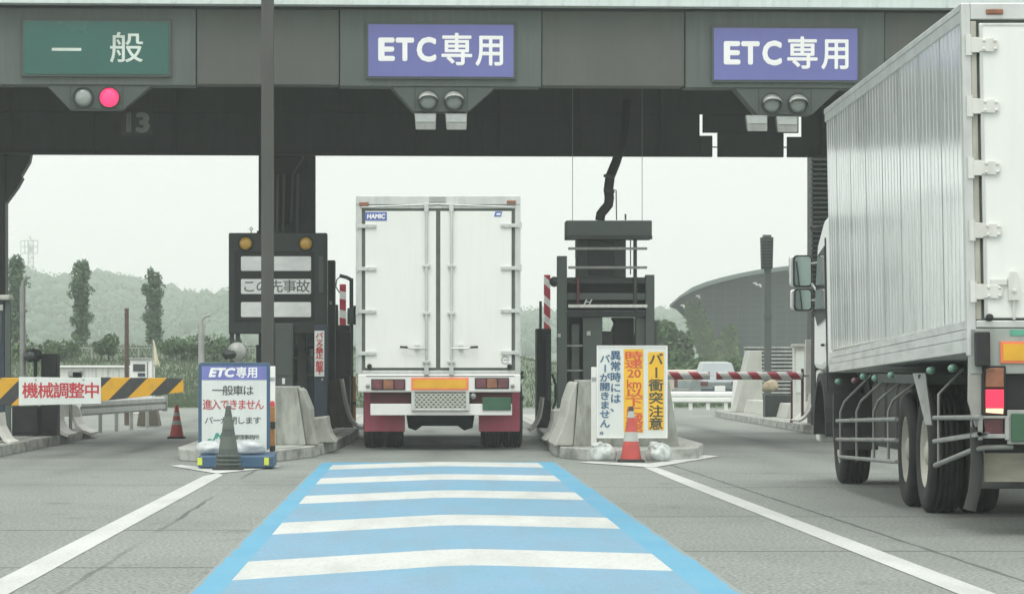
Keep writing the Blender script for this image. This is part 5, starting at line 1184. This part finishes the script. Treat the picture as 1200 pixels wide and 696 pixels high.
MB().pprism(66.2, [(163, 480), (183, 480), (187, 499), (160, 499)], 0.6).build('block', mat('dark_block', (0.12, 0.11, 0.09), 0.9), t, 0.02)
cone(55.5, 207, 475, 513.6, 21, 'cone', [(0.38, 0.52), (0.66, 0.78)], 'red cone with grey bands standing alone in the closed lane', cap='cone')

# ------------------------------------------------------------------ far-right island
YD = 60.0
sm_h = M['rw_h']
def boom(x0, x1, Y, label, pivot):
    t = thing('barrier_boom', label, 'barrier boom', (pivot, Y, 0.15), 'lowered red and white booms of the right lane')
    zc_ = Z(440.2, Y)
    g = MB(); g.tube([(x0, Y, zc_), (x1, Y, zc_)], 0.072, 16); g.build('arm', sm_h, t)
    return t
t = boom(X(839.5, YD), X(940, YD), YD, 'lowered red and white boom reaching left from beside the right-hand truck cab', X(944, YD))
MB().pbox(YD-0.05, 939.5, 432, 942, 492, 0.12).build('pivot_post', 'mudd', t)
MB().tube([(X(940, YD), YD, Z(440, YD)), (X(948, YD), YD, Z(440, YD))], 0.03).build('axle', 'galv', t)
t = boom(X(745, YD), X(831.5, YD), YD, 'lowered red and white boom reaching right from behind the warning board', X(742, YD))
MB().pbox(YD-0.05, 738, 430, 746, foot(YD), 0.3).build('pivot_post', 'dark', t)
t = cabinet(59.0, 955, 372, 975, foot(59), 0.6, 'darker', 'tall black gate cabinet half hidden behind the mirrors of the right-hand truck')
t = thing('louvred_tower', 'tall dark louvred service tower rising to the girder behind the right-hand truck', 'service tower', (X(966, 60.5), 60.5, 0.158))
MB().pbox(60.6, 952, 178, 990, foot(60.6), 0.8).build('core', 'dark', t)
g = MB()
for i in range(50):
    yy = 186+i*5.6
    if yy > 470: break
    g.pbox(60.45, 950, yy, 990, yy+2.2, 0.14)
o = g.build('louvre', 'steel', t)
MB().pbox(60.3, 944.5, 398, 951, 470, 0.15).build('pale_downpipe', 'dirtywhite', t, 0.01)
# pale pillars and barriers at the island's far end
YE = 76.4
t = bar_block('tall tapering pale concrete barrier at the far end of the right island', YE, [(879, 411), (892.5, 411), (894, 482.6), (861.5, 482.6), (865, 470)], 1.2, 'concl')
t = thing('concrete_barrier', 'long low pale concrete barrier below the tan sack', 'concrete barrier', (7.8, 71, 0.158), 'concrete barriers on the island noses')
MB().prism([(7.62, 0.158), (7.98, 0.158), (7.93, 0.46), (7.70, 0.46)], 67.2, 76).build('block', 'concl', t, 0.012)
t = bar_block('white wedge of concrete at the left edge of the tall tapering barrier', 77.8, [(864, 444), (872, 444), (872, 481.8), (861, 481.8)], 1.0, 'white')
o = thing('dark_planter_wall', 'dark low wall carrying the tan sack on the right island', 'low wall', (X(918, 69), 69, 0.158)); MB().pbox(69.0, 897, 462.5, 946, foot(69), 0.5).build('wall', 'dark', o, 0.01)
g = MB(); g.blob((X(903, 69.3), 69.25, Z(453.5, 69)), (0.17, 0.16, 0.16), 4, 0.15, 1.5, 3, True); g.build
tag(g.build('tan_sack', 'tan'), 'round tan sack sitting on the dark low wall near the lowered boom', 'sack')
t = thing('white_pillar', 'white panelled pillar just left of the tower behind the mirrors', 'pillar', (X(937, 66), 66, 0.158))
MB().pbox(66, 930.5, 406, 944, foot(66), 0.3).build('pillar', 'dirtywhite', t, 0.01); MB().pbox(65.98, 933, 411, 942, 460, 0.02).build('panel', 'board', t)
MB().pbox(65.9, 929.5, 403, 945, 406, 0.4).build('cap', 'concl', t, 0.005)
t = thing('thin_red_post', 'thin dark red post hanging below the right lowered boom', 'post', (X(928, 62), 62, 0.158)); MB().pbox(62, 926.8, 446, 929, foot(62), 0.04).build('post', 'mudd', t)
MB().pbox(61.98, 926.3, foot(62)-3, 929.5, foot(62), 0.08).build('foot', 'mudd', t)
jguard(59.5, 0, [(955, 462), (953, 472), (950, 481), (945, 488), (940, 492), (936, 493.5)], 1.2, 'cream curved guard plate at the right island edge in front of the truck cab')
t = thing('guardrail', 'white double-beam guardrail beyond the right island under the lowered booms', 'guardrail', (X(830, 96), 96, 0))
g = MB(); wrail(g, (X(750, 92), 92, 0), (X(870, 92), 92, 0), Z(471.5, 92), Z(459, 92), -1); o = g.build('rail', 'white', t); o.modifiers.new('solid', 'SOLIDIFY').thickness = 0.012
for a in (767, 788, 809.5, 830, 851): MB().box(X(a-2, 92), X(a+2, 92), 92.02, 92.16, 0.0, Z(466, 92)).build('post', 'white', t)
# light mast
t = thing('light_mast', 'tall slim grey mast with a louvred box head in front of the curved building', 'light mast', (X(900, 82), 82, 0))
MB().pbox(82, 896, 314.5, 904, 430+H*F/82, 0.17).build('pole', 'steel', t, 0.01)
MB().pprism(81.9, [(892, 278), (906.5, 278), (905.5, 315), (893, 315)], 0.3).build('head', 'dark', t, 0.01)
MB().pbox(81.95, 894.5, 275.3, 904, 278, 0.2).build('cap', 'steel', t)
g = MB()
for i in range(9): g.pbox(81.86, 892.6, 281+i*3.7, 905.8, 282.2+i*3.7, 0.04)
g.build('louvre', 'steel', t)
MB().pbox(81.97, 895.3, 369, 904.7, 372, 0.22).build('collar', 'steel', t)
# louvred fence enclosure
t = thing('louvred_screen', 'grey horizontal louvred screen behind the foot of the slim mast', 'screen', (X(904, 98), 98, 0))
for a in (872, 888, 920, 935): MB().pbox(98.1, a, 405, a+2, 430+H*F/98, 0.08).build('post', 'steel', t)
g = MB()
for i in range(16): g.pbox(98, 872, 406+i*4.4, 937, 408.2+i*4.4, 0.06)
g.build('louvre', 'galv', t)
MB().pbox(98.3, 872, 406, 937, 476, 0.05).build('backing', 'dark', t)

# ------------------------------------------------------------------ vehicles beyond the lanes
def small_car(Y, px0, px1, label, m_):
    x0, x1 = X(px0, Y), X(px1, Y); wd = x1-x0
    t = thing('parked_car', label, 'car', ((x0+x1)/2, Y, 0))
    cx = (x0+x1)/2; hw = wd/2
    g = MB(); vs = []; fs = []
    secs = [(0.0, 0.92, 0.30, 0.75), (0.15, 1.0, 0.22, 0.90), (1.0, 1.0, 0.2, 0.95), (3.3, 1.0, 0.2, 0.92), (4.1, 0.95, 0.25, 0.72)]
    for y, w_, z0, z1 in secs: vs += [(cx-hw*w_, Y+y, z0), (cx+hw*w_, Y+y, z0), (cx+hw*w_, Y+y, z1-0.12), (cx+hw*w_*0.94, Y+y, z1), (cx-hw*w_*0.94, Y+y, z1), (cx-hw*w_, Y+y, z1-0.12)]
    for i in range(len(secs)-1):
        for k in range(6): fs.append((i*6+k, i*6+(k+1) % 6, (i+1)*6+(k+1) % 6, (i+1)*6+k))
    fs += [tuple(range(5, -1, -1)), tuple(range(24, 30))]
    g.add(vs, fs); g.build('body', m_, t, 0.03)
    g = MB(); vs = []
    for y, w_, z in ((0.35, 0.92, 0.9), (0.75, 0.74, 1.36), (2.2, 0.74, 1.40), (3.1, 0.92, 0.9)): vs += [(cx-hw*w_, Y+y, z), (cx+hw*w_, Y+y, z)]
    g.add(vs, [(0, 1, 3, 2), (2, 3, 5, 4), (4, 5, 7, 6), (0, 2, 4, 6), (1, 7, 5, 3), (0, 6, 7, 1)]); g.build('cabin', m_, t, 0.04)
    g = MB(); g.add([(cx-hw*0.80, Y+0.40, 0.94), (cx+hw*0.80, Y+0.40, 0.94), (cx+hw*0.66, Y+0.70, 1.30), (cx-hw*0.66, Y+0.70, 1.30)], [(0, 1, 2, 3)]); g.build('rear_window', mat('pale_window', (0.30, 0.36, 0.36), 0.2), t)
    MB().box(cx-hw*0.98, cx+hw*0.98, Y-0.05, Y+0.05, 0.25, 0.52).build('bumper', 'navy', t, 0.02)
    MB().box(cx-0.17, cx+0.17, Y-0.06, Y-0.051, 0.45, 0.62).build('number_plate', 'letter', t)
    for s_ in (-1, 1):
        MB().box(cx+s_*hw*0.8-0.12, cx+s_*hw*0.8+0.12, Y-0.03, Y+0.1, 0.62, 0.76).build('tail_lamp', 'redlens', t, 0.01)
        for yy in (0.75, 3.3): MB().lathe([(0, -0.09), (0.2, -0.09), (0.31, -0.08), (0.31, 0.08), (0, 0.09)], (cx+s_*(hw-0.1), Y+yy, 0.31), 'x', 20).build('wheel', 'tyre', t)
small_car(104, 821, 866, 'grey-blue car parked beyond the white guardrail', 'car')
Yv = 108
t = thing('parked_van', 'pale orange-striped van parked left of the grey-blue car beyond the guardrail', 'van', (X(806, Yv), Yv, 0))
MB().box(X(787, Yv), X(822, Yv)+0.2, Yv, Yv+4.2, 0.35, Z(442, Yv)+0.25).build('body', 'carw', t, 0.06)
MB().box(X(791, Yv), X(819, Yv), Yv-0.01, Yv, Z(455, Yv), Z(446, Yv)).build('rear_window', MATS['pale_window'], t)
MB().box(X(789, Yv), X(821, Yv), Yv-0.02, Yv, Z(459, Yv), Z(457, Yv)).build('stripe', 'reflectb', t)
MB().box(X(787, Yv), X(824, Yv), Yv-0.08, Yv-0.03, 0.3, 0.5).build('bumper', 'galv', t, 0.02)
for a in (790, 818): MB().box(X(a, Yv), X(a+4, Yv), Yv-0.03, Yv-0.001, 0.55, 0.8).build('tail_lamp', 'redlens', t)
for a in (790, 822): MB().lathe([(0, -0.09), (0.2, -0.09), (0.31, -0.08), (0.31, 0.08), (0, 0.09)], (X(a, Yv), Yv+0.8, 0.31), 'x', 20).build('wheel', 'tyre', t)
Yv = 112
t = thing('flatbed_truck', 'small white truck cab beyond the right island behind the thin red post', 'truck', (X(925, Yv), Yv, 0))
MB().box(X(908, Yv), X(944, Yv), Yv, Yv+1.6, 0.4, 1.75).build('cab', 'white', t, 0.08); MB().box(X(911, Yv), X(941, Yv), Yv-0.01, Yv, 1.05, 1.55).build('window', MATS['pale_window'], t)
MB().box(X(906, Yv), X(946, Yv), Yv+1.7, Yv+5, 0.6, 1.0).build('bed', 'white', t, 0.03)
for a in (911, 941):
    for yy in (0.8, 4.0): MB().lathe([(0, -0.09), (0.2, -0.09), (0.34, -0.08), (0.34, 0.08), (0, 0.09)], (X(a, Yv), Yv+yy, 0.34), 'x', 20).build('wheel', 'tyre', t)
# left: service kiosk, shed, flag, brown post
Yk = 84
t = thing('service_kiosk', 'white service kiosk with a small dark window beyond the striped boom', 'kiosk', (X(165, Yk), Yk, 0))
MB().pbox(Yk, 152.5, 421, 178, 430+H*F/Yk, 1.0).build('wall', 'white', t, 0.02); MB().pbox(Yk-0.06, 151.5, 419.6, 179, 421, 1.12).build('roof', 'galv', t, 0.01)
MB().pbox(Yk-0.02, 156, 426.5, 170, 435, 0.03).build('window', 'glass', t); MB().pbox(Yk-0.02, 161.5, 437, 170, 441, 0.03).build('panel', 'navy', t)
MB().pbox(Yk-0.02, 172.5, 424, 173.2, 460, 0.03).build('door_seam', 'steel', t)
Yk = 92
t = thing('storage_shed', 'long low grey-white storage shed left of the white kiosk', 'shed', (X(112, Yk), Yk, 0))
MB().pbox(Yk, 70, 430.5, 152, 430+H*F/Yk, 2.0).build('wall', 'dirtywhite', t, 0.02); MB().pbox(Yk-0.1, 69, 428.2, 153, 430.5, 2.2).build('roof', 'white', t, 0.01)
for a in (84, 99, 112, 126, 139): MB().pbox(Yk-0.015, a, 432, a+0.7, 480, 0.02).build('panel_joint', 'galv', t)
t = thing('flag', 'pale cream flag hanging from a thin pole beside the white kiosk', 'flag', (X(179.5, 82), 82, 0))
MB().tube([(X(179.2, 82), 82, 0), (X(179.2, 82), 82, Z(397, 82))], 0.012, 8).build('pole', 'galv', t)
g = MB(); n = 8; vs = []
for i in range(n+1):
    f = i/n; yy = 399+31*f; wdt = 0.5+6.5*f**1.1
    for k in range(5): vs.append((X(179.5+f*1.5+wdt*k/4, 82), 82+0.05*math.sin(k*1.7+f*4), Z(yy, 82)))
g.add(vs, [(i*5+k, i*5+k+1, (i+1)*5+k+1, (i+1)*5+k) for i in range(n) for k in range(4)], True); o = g.build('cloth', 'flag', t); o.modifiers.new('solid', 'SOLIDIFY').thickness = 0.01
t = thing('brown_pole', 'bare brown pole standing behind the striped boom', 'pole', (X(148.5, 68), 68, 0))
MB().lathe([(0.052, 0), (0.044, Z(363, 68))], (X(148.5, 68), 68, 0), 'z', 12).build('shaft', 'brown', t)
MB().lathe([(0.05, 0), (0.05, 0.03), (0, 0.035)], (X(148.5, 68), 68, Z(363, 68)), 'z', 12).build('cap', 'brown', t)

# ------------------------------------------------------------------ embankment, fence, vegetation
def hgt(x, y):                                  # grassy bank behind the plaza
    f = max(0, min(1, (y-97)/45))
    side = 1.0 if x < 2 else max(0.25, 1-(x-2)/12)
    return 2.0*f*f*(3-2*f)*side+0.12*noise.noise(Vector((x*0.3, y*0.3, 0)))*f-0.005
g = MB(); nx, ny = 90, 40; vs = []; xs0, xs1 = -40, 45
for j in range(ny+1):
    for i in range(nx+1):
        x = xs0+(xs1-xs0)*i/nx; y = 95+j*75/ny; vs.append((x, y, hgt(x, y)+(0.02 if j else -0.03)))
g.add(vs, [(j*(nx+1)+i, j*(nx+1)+i+1, (j+1)*(nx+1)+i+1, (j+1)*(nx+1)+i) for j in range(ny) for i in range(nx)], True)
struct(g.build('grassy_bank', mat('bank_soil', (0.075, 0.108, 0.06), 0.9, 0, 0.3, 0.5)))
rg = random.Random(11); g = MB()
for i in range(26000):
    y = 97+70*rg.random()**1.3; x = rg.uniform(X(-40, y), X(300, y)) if rg.random() < 0.62 else rg.uniform(X(300, y), X(960, y))
    z0 = hgt(x, y); hh = rg.uniform(0.06, 0.20)*(1.6 if noise.noise(Vector((x*0.5, y*0.5, 3))) > 0.15 else 1); dx = rg.uniform(-0.12, 0.12); wd = 0.035
    g.add([(x-wd, y, z0-0.02), (x+wd, y+rg.uniform(-.03, .03), z0-0.02), (x+dx, y, z0+hh)], [(0, 1, 2)])
o = g.build('bank_grass', 'grass'); o['kind'] = 'stuff'; o['label'] = 'rough green grass covering the bank behind the toll lanes'
# chain-link fence on the bank
def fence(Y, px0, px1, top, label, n):
    t = thing('chain_link_fence', label, 'fence', (X((px0+px1)/2, Y), Y, hgt(X((px0+px1)/2, Y), Y)))
    zt = Z(top, Y); x0, x1 = X(px0, Y), X(px1, Y)
    for i in range(n+1):
        x = x0+(x1-x0)*i/n; MB().tube([(x, Y, hgt(x, Y)-0.05), (x, Y, zt)], 0.035, 6).build('post', 'galv', t)
    g = MB(); zb_ = zt-1.35
    for z in (zt-0.02, zb_+0.65, zb_): g.tube([(x0, Y, z), (x1, Y, z)], 0.018, 5)
    g.build('rail', 'galv', t)
    g = MB(); x = x0
    while x < x1:
        g.add([(x, Y-0.004, zb_), (x+0.010, Y-0.004, zb_), (x+0.66, Y-0.004, zt), (x+0.65, Y-0.004, zt)], [(0, 1, 2, 3)])
        g.add([(x, Y+0.004, zt), (x+0.010, Y+0.004, zt), (x+0.66, Y+0.004, zb_), (x+0.65, Y+0.004, zb_)], [(0, 1, 2, 3)]); x += 0.14
    g.build('mesh_wire', 'galv', t)
fence(128, -30, 300, 407, 'chain-link fence along the top of the grassy bank behind the closed lane', 12)
fence(132, 600, 690, 428, 'short stretch of chain-link fence on the bank seen right of the white truck', 3)
def bush(px, py, Y, r, label, m_='leaf2', n=900, size=0.09, grp='bushes on the bank'):
    x = X(px, Y); zb_ = hgt(x, Y) if 95 < Y < 170 else 0; zc_ = Z(py, Y)
    t = thing('bush', label, 'bush', (x, Y, zb_), grp)
    g = MB(); rr_ = random.Random(int(px*7+py))
    for k in range(6):
        g.leaves((x+rr_.uniform(-.6, .6)*r[0], Y+rr_.uniform(-.5, .5)*r[0], zc_+rr_.uniform(-.45, .35)*r[1]), (r[0]*.55, r[0]*.55, r[1]*.55), n//6, size, rr_)
    g.build('foliage', m_, t)
    MB().tube([(x, Y, zb_-0.05), (x+0.05, Y, zc_)], 0.05, 6, 0.02).build('stem', 'bark', t)
for i, (px, py, rx, rz, lab) in enumerate(((118, 410, .5, .45, 'small round bush on the fence line left of the bare brown pole'), (127, 404, .4, .5, 'upright bush by the fence just left of the bare brown pole'), (72, 412, .8, .5, 'wide bush at the fence behind the box camera'),
        (212, 408, .9, .5, 'leafy bush at the fence right of the white kiosk'), (250, 404, 1.2, .6, 'large leafy bush at the fence just left of the message board'), (16, 416, .8, .8, 'bush at the fence beside the navy booth'), (190, 440, .6, .35, 'low bush on the bank right of the white kiosk'))):
    bush(px, py, 126, (rx, rz), lab)
bush(640, 446, 124, (1.1, .5), 'low bush on the bank right of the white truck')
bush(626, 452, 120, (.7, .4), 'small bush close to the right edge of the white truck')
# columnar trees
def poplar(px, top, Y, wpx, seed, label):
    x = X(px, Y); zt = Z(top, Y); zb_ = hgt(x, Y) if Y < 170 else 1.9; rr_ = random.Random(seed); w_ = wpx*Y/F/2
    t = thing('columnar_tree', label, 'tree', (x, Y, zb_), 'columnar trees on the bank')
    g = MB(); n = 30
    for i in range(n):
        f = i/(n-1); z = zb_+0.5+(zt-zb_-0.5)*f
        bulge = (0.92+0.22*math.sin(f*17+seed)+0.16*math.sin(f*31+seed*2))*(1 if f < 0.9 else (1.3-f)*2.5)*(0.75+0.5*rr_.random())
        for q_ in range(3):
            a = rr_.uniform(0, 2*PI); d = w_*bulge*0.52
            g.leaves((x+math.cos(a)*d, Y+math.sin(a)*d, z+rr_.uniform(-.12, .12)), (w_*bulge*0.58, w_*bulge*0.58, 0.22), 60, 0.075, rr_)
    g.build('crown', 'leaf', t)
    g = MB(); g.tube([(x, Y, zb_-0.1), (x+0.03, Y, zb_+(zt-zb_)*0.5), (x, Y, zt-0.3)], 0.09, 8, 0.02)
    for i in range(18):
        f = 0.1+0.8*i/18; a = rr_.uniform(0, 2*PI); z = zb_+(zt-zb_)*f
        g.tube([(x, Y, z), (x+math.cos(a)*w_*0.8, Y+math.sin(a)*w_*0.8, z+0.35)], 0.02, 5, 0.006)
    g.build('trunk', 'bark', t)
poplar(95, 311, 145, 24, 3, 'slim columnar tree above the storage shed roof')
poplar(180, 322, 150, 21, 8, 'slim columnar tree rising behind the white kiosk')
poplar(19, 306, 142, 22, 15, 'slim columnar tree beside the navy booth at the left edge')
# broad trees on the right
def tree(px, py, Y, rx, rz, label, seed, m_='leaf2', n=5200, size=0.15, grp='leafy trees before the curved building'):
    x = X(px, Y); zc_ = Z(py, Y); rr_ = random.Random(seed); zb_ = hgt(x, Y) if Y < 170 else 0
    t = thing('leafy_tree', label, 'tree', (x, Y, zb_), grp)
    g = MB(); K = 16
    tk = MB(); tk.tube([(x, Y, zb_-0.1), (x, Y, zc_-rz*0.3)], 0.22, 8, 0.12)
    for k in range(K):
        d = Vector((rr_.gauss(0, 1), rr_.gauss(0, 1), rr_.gauss(0, 1))).normalized()*rr_.uniform(0.35, 0.78)
        c = (x+d.x*rx, Y+d.y*rx, zc_+d.z*rz); s_ = rr_.uniform(.28, .46)
        g.leaves(c, (rx*s_, rx*s_, rz*s_*0.8), n//K, size, rr_); tk.tube([(x, Y, zc_-rz*0.45), c], 0.07, 5, 0.02)
    g.build('crown', m_, t); tk.build('trunk', 'bark', t)
tree(788, 415, 150, 1.25, 1.6, 'leafy tree just right of the warning board below the building tip', 5)
tree(768, 418, 142, 1.2, 1.6, 'leafy tree rising behind the top right corner of the warning board', 9)
tree(832, 441, 138, 1.5, 0.75, 'low spreading tree above the grey-blue car', 13)
tree(864, 438, 146, 1.6, 0.85, 'low spreading tree behind the tall tapering concrete barrier', 17)
tree(803, 441, 128, 1.3, 0.7, 'dense low tree above the orange-striped van', 23)

# ------------------------------------------------------------------ large curved building
YC = 230
t = thing('curved_hall', 'large dark curved-roof hall with green creepers behind the lowered booms', 'building', (X(950, YC), YC, 0))
top = [(788, 357), (800, 346.5), (815, 336.5), (832, 330), (850, 325), (872, 320), (893, 316), (925, 312), (960, 309), (1040, 304), (1150, 300), (1400, 297)]
low = [(1400, 450), (840, 450), (828, 425), (820, 400), (812, 385), (803, 373), (795, 365)]
def hall_T(p): return Vector((p.x*(1+(p.y-YC)/230*1.6), p.y, p.z))      # the plan swings away to the right
g = MB(hall_T); g.pprism(YC, [(a, b_+1.5) for a, b_ in top]+low, 60)
def hall_mat():
    m = bpy.data.materials.new('hall_cladding'); m.use_nodes = True; b = NB(m); p_ = b.N['Principled BSDF']
    s = b.n('ShaderNodeSeparateXYZ'); b.L.new(b.obj(), s.inputs[0])
    gx_ = b.math('LESS_THAN', b.math('FRACT', b.math('MULTIPLY', s.outputs[0], 1.15)), 0.16)
    gz_ = b.math('LESS_THAN', b.math('FRACT', b.math('MULTIPLY', s.outputs[2], 2.3)), 0.20)
    o = b.mix(b.ramp(b.noise(0.25), .3, .7), lin((0.016, 0.030, 0.036)), lin((0.024, 0.040, 0.047)))
    o = b.mix(b.math('MULTIPLY', b.math('MAXIMUM', gx_, gz_), 0.16), o, lin((0.12, 0.13, 0.135)))
    b.L.new(o, p_.inputs['Base Color']); p_.inputs['Roughness'].default_value = 0.6; return m
g.build('wall', hall_mat(), t)
g = MB(hall_T); band = [(a, b_-0.0) for a, b_ in top]+[(a, b_+(2.5 if a < 810 else 5.0)) for a, b_ in reversed(top)]
g.pprism(YC-1.6, band, 63); g.build('roof', mat('hall_roof', (0.12, 0.16, 0.15), 0.6, 0, 0.08, 0.3), t)
for (a, b_) in ((800, 358), (818, 347), (885, 332), (890, 334)):
    g = MB(); g.pbox(YC-1.0, a-2, b_-1.2, a+2, b_+0.6, 0.4); g.pbox(YC-1.0, a+0.8, b_+0.6, a+2.6, b_+2.6, 0.3); g.build('floodlight', 'white', t)
g = MB(); rr_ = random.Random(31)
for i in range(5200):
    f = rr_.random(); a = 808+26*f**0.8+rr_.gauss(0, 5.5)*(0.6+f*0.5); b_ = 356+84*f
    if rr_.random() < 0.25: a = 855+rr_.gauss(0, 3); b_ = rr_.uniform(385, 440)
    if a < 803 or (b_ > 365+ (a-795)*1.9 and a < 830): continue
    g.leaves((X(a, YC), YC-0.25, Z(b_, YC)), (0.25, 0.12, 0.25), 2, 0.22, rr_)
g.build('creeper', 'vine', t)
# ------------------------------------------------------------------ hills, forest, lattice mast
def ridge(x):                                   # ridge height by world x at 900 m
    pts = [(-160, 26), (-124, 28.0), (-107, 28.2), (-100, 25.2), (-92, 25.2), (-83, 26.6), (-75, 24.6), (-62, 21.5), (-55, 20.2), (-48, 22.0), (-38, 21.5), (-20, 19), (0, 17), (28, 15.5), (38, 16.0), (60, 15), (72, 17.5), (110, 22), (260, 26)]
    for i in range(len(pts)-1):
        if pts[i][0] <= x <= pts[i+1][0]:
            f = (x-pts[i][0])/(pts[i+1][0]-pts[i][0]); return pts[i][1]+(pts[i+1][1]-pts[i][1])*f
    return 26
def hill(x, y):
    f = max(0, min(1, (y-420)/480)); f = f*f*(3-2*f)
    return (ridge(x)-2.5)*f*(1 if y < 900 else max(0, 1-(y-900)/260))+0.8*noise.noise(Vector((x*0.03, y*0.03, 0)))*f
g = MB(); nx, ny = 140, 50; vs = []
for j in range(ny+1):
    for i in range(nx+1):
        x = -240+500*i/nx; y = 410+j*760/ny; vs.append((x, y, hill(x, y)-0.1))
g.add(vs, [(j*(nx+1)+i, j*(nx+1)+i+1, (j+1)*(nx+1)+i+1, (j+1)*(nx+1)+i) for j in range(ny) for i in range(nx)], True)
struct(g.build('wooded_hills', 'forest'))
g = MB(); rg = random.Random(5)
for i in range(5200):
    y = 560+345*rg.random()**0.6 if i % 3 else rg.uniform(865, 910)
    x = rg.uniform(X(-30, y), X(300, y)) if rg.random() < 0.62 else rg.uniform(X(590, y), X(860, y))
    r = rg.uniform(0.8, 1.9)*(1.6 if rg.random() < 0.12 else 1); z = hill(x, y)
    g.blob((x, y, z+r*0.35), (r*rg.uniform(.8, 1.3), r, r*rg.uniform(.75, 1.05)), i, 0.3, 2.2, 1)
    g.leaves((x, y, z+r*0.5), (r*1.2, r*1.1, r*1.05), 20, 0.42, rg)
o = g.build('hill_forest', 'forest'); o['kind'] = 'stuff'; o['label'] = 'hazy forest covering the hills beyond the toll plaza'
YM = 880
t = thing('lattice_mast', 'faint pale lattice mast with a square frame on the hilltop at the left', 'lattice mast', (X(35.5, YM), YM, 24))
mp_ = lambda a, b_: (X(a, YM), YM, Z(b_, YM))
pm = mat('mast_paint', (0.30, 0.33, 0.32), 0.6)
g = MB()
for a in (33, 39): g.tube([mp_(a, 325), mp_(a, 282)], 0.16, 5)
for i in range(9): g.tube([mp_(33, 322-i*5), mp_(39, 322-i*5)], 0.10, 4); g.tube([mp_(33 if i % 2 else 39, 322-i*5), mp_(39 if i % 2 else 33, 317-i*5)], 0.08, 4)
g.build('tower', pm, t)
g = MB()
for (a, b_, c, e) in ((24.5, 282, 45, 282), (24.5, 297, 44, 297), (24.5, 282, 24.5, 297), (44.5, 282, 44, 297), (29, 282, 29, 297), (35.5, 276, 35.5, 282), (24.5, 289, 44, 289)): g.tube([mp_(a, b_), mp_(c, e)], 0.11, 4)
g.build('head_frame', pm, t)
MB().box(X(34, YM), X(38, YM), YM-0.3, YM+0.3, Z(296, YM), Z(289, YM)).build('antenna_panel', pm, t)

# ------------------------------------------------------------------ haze
g = MB(); g.box(-400, 400, -50, 1190, -1.0, 60)
mh = bpy.data.materials.new('haze_air'); mh.use_nodes = True; nt_ = mh.node_tree; nt_.nodes.clear()
ou = nt_.nodes.new('ShaderNodeOutputMaterial'); pv = nt_.nodes.new('ShaderNodeVolumePrincipled')
pv.inputs['Color'].default_value = (0.93, 0.985, 0.955, 1); pv.inputs['Density'].default_value = 0.00088; pv.inputs['Anisotropy'].default_value = 0.2
nt_.links.new(pv.outputs[0], ou.inputs['Volume'])
o = g.build('haze', mh); o['kind'] = 'stuff'; o['label'] = 'thin pale summer haze over the whole plaza'
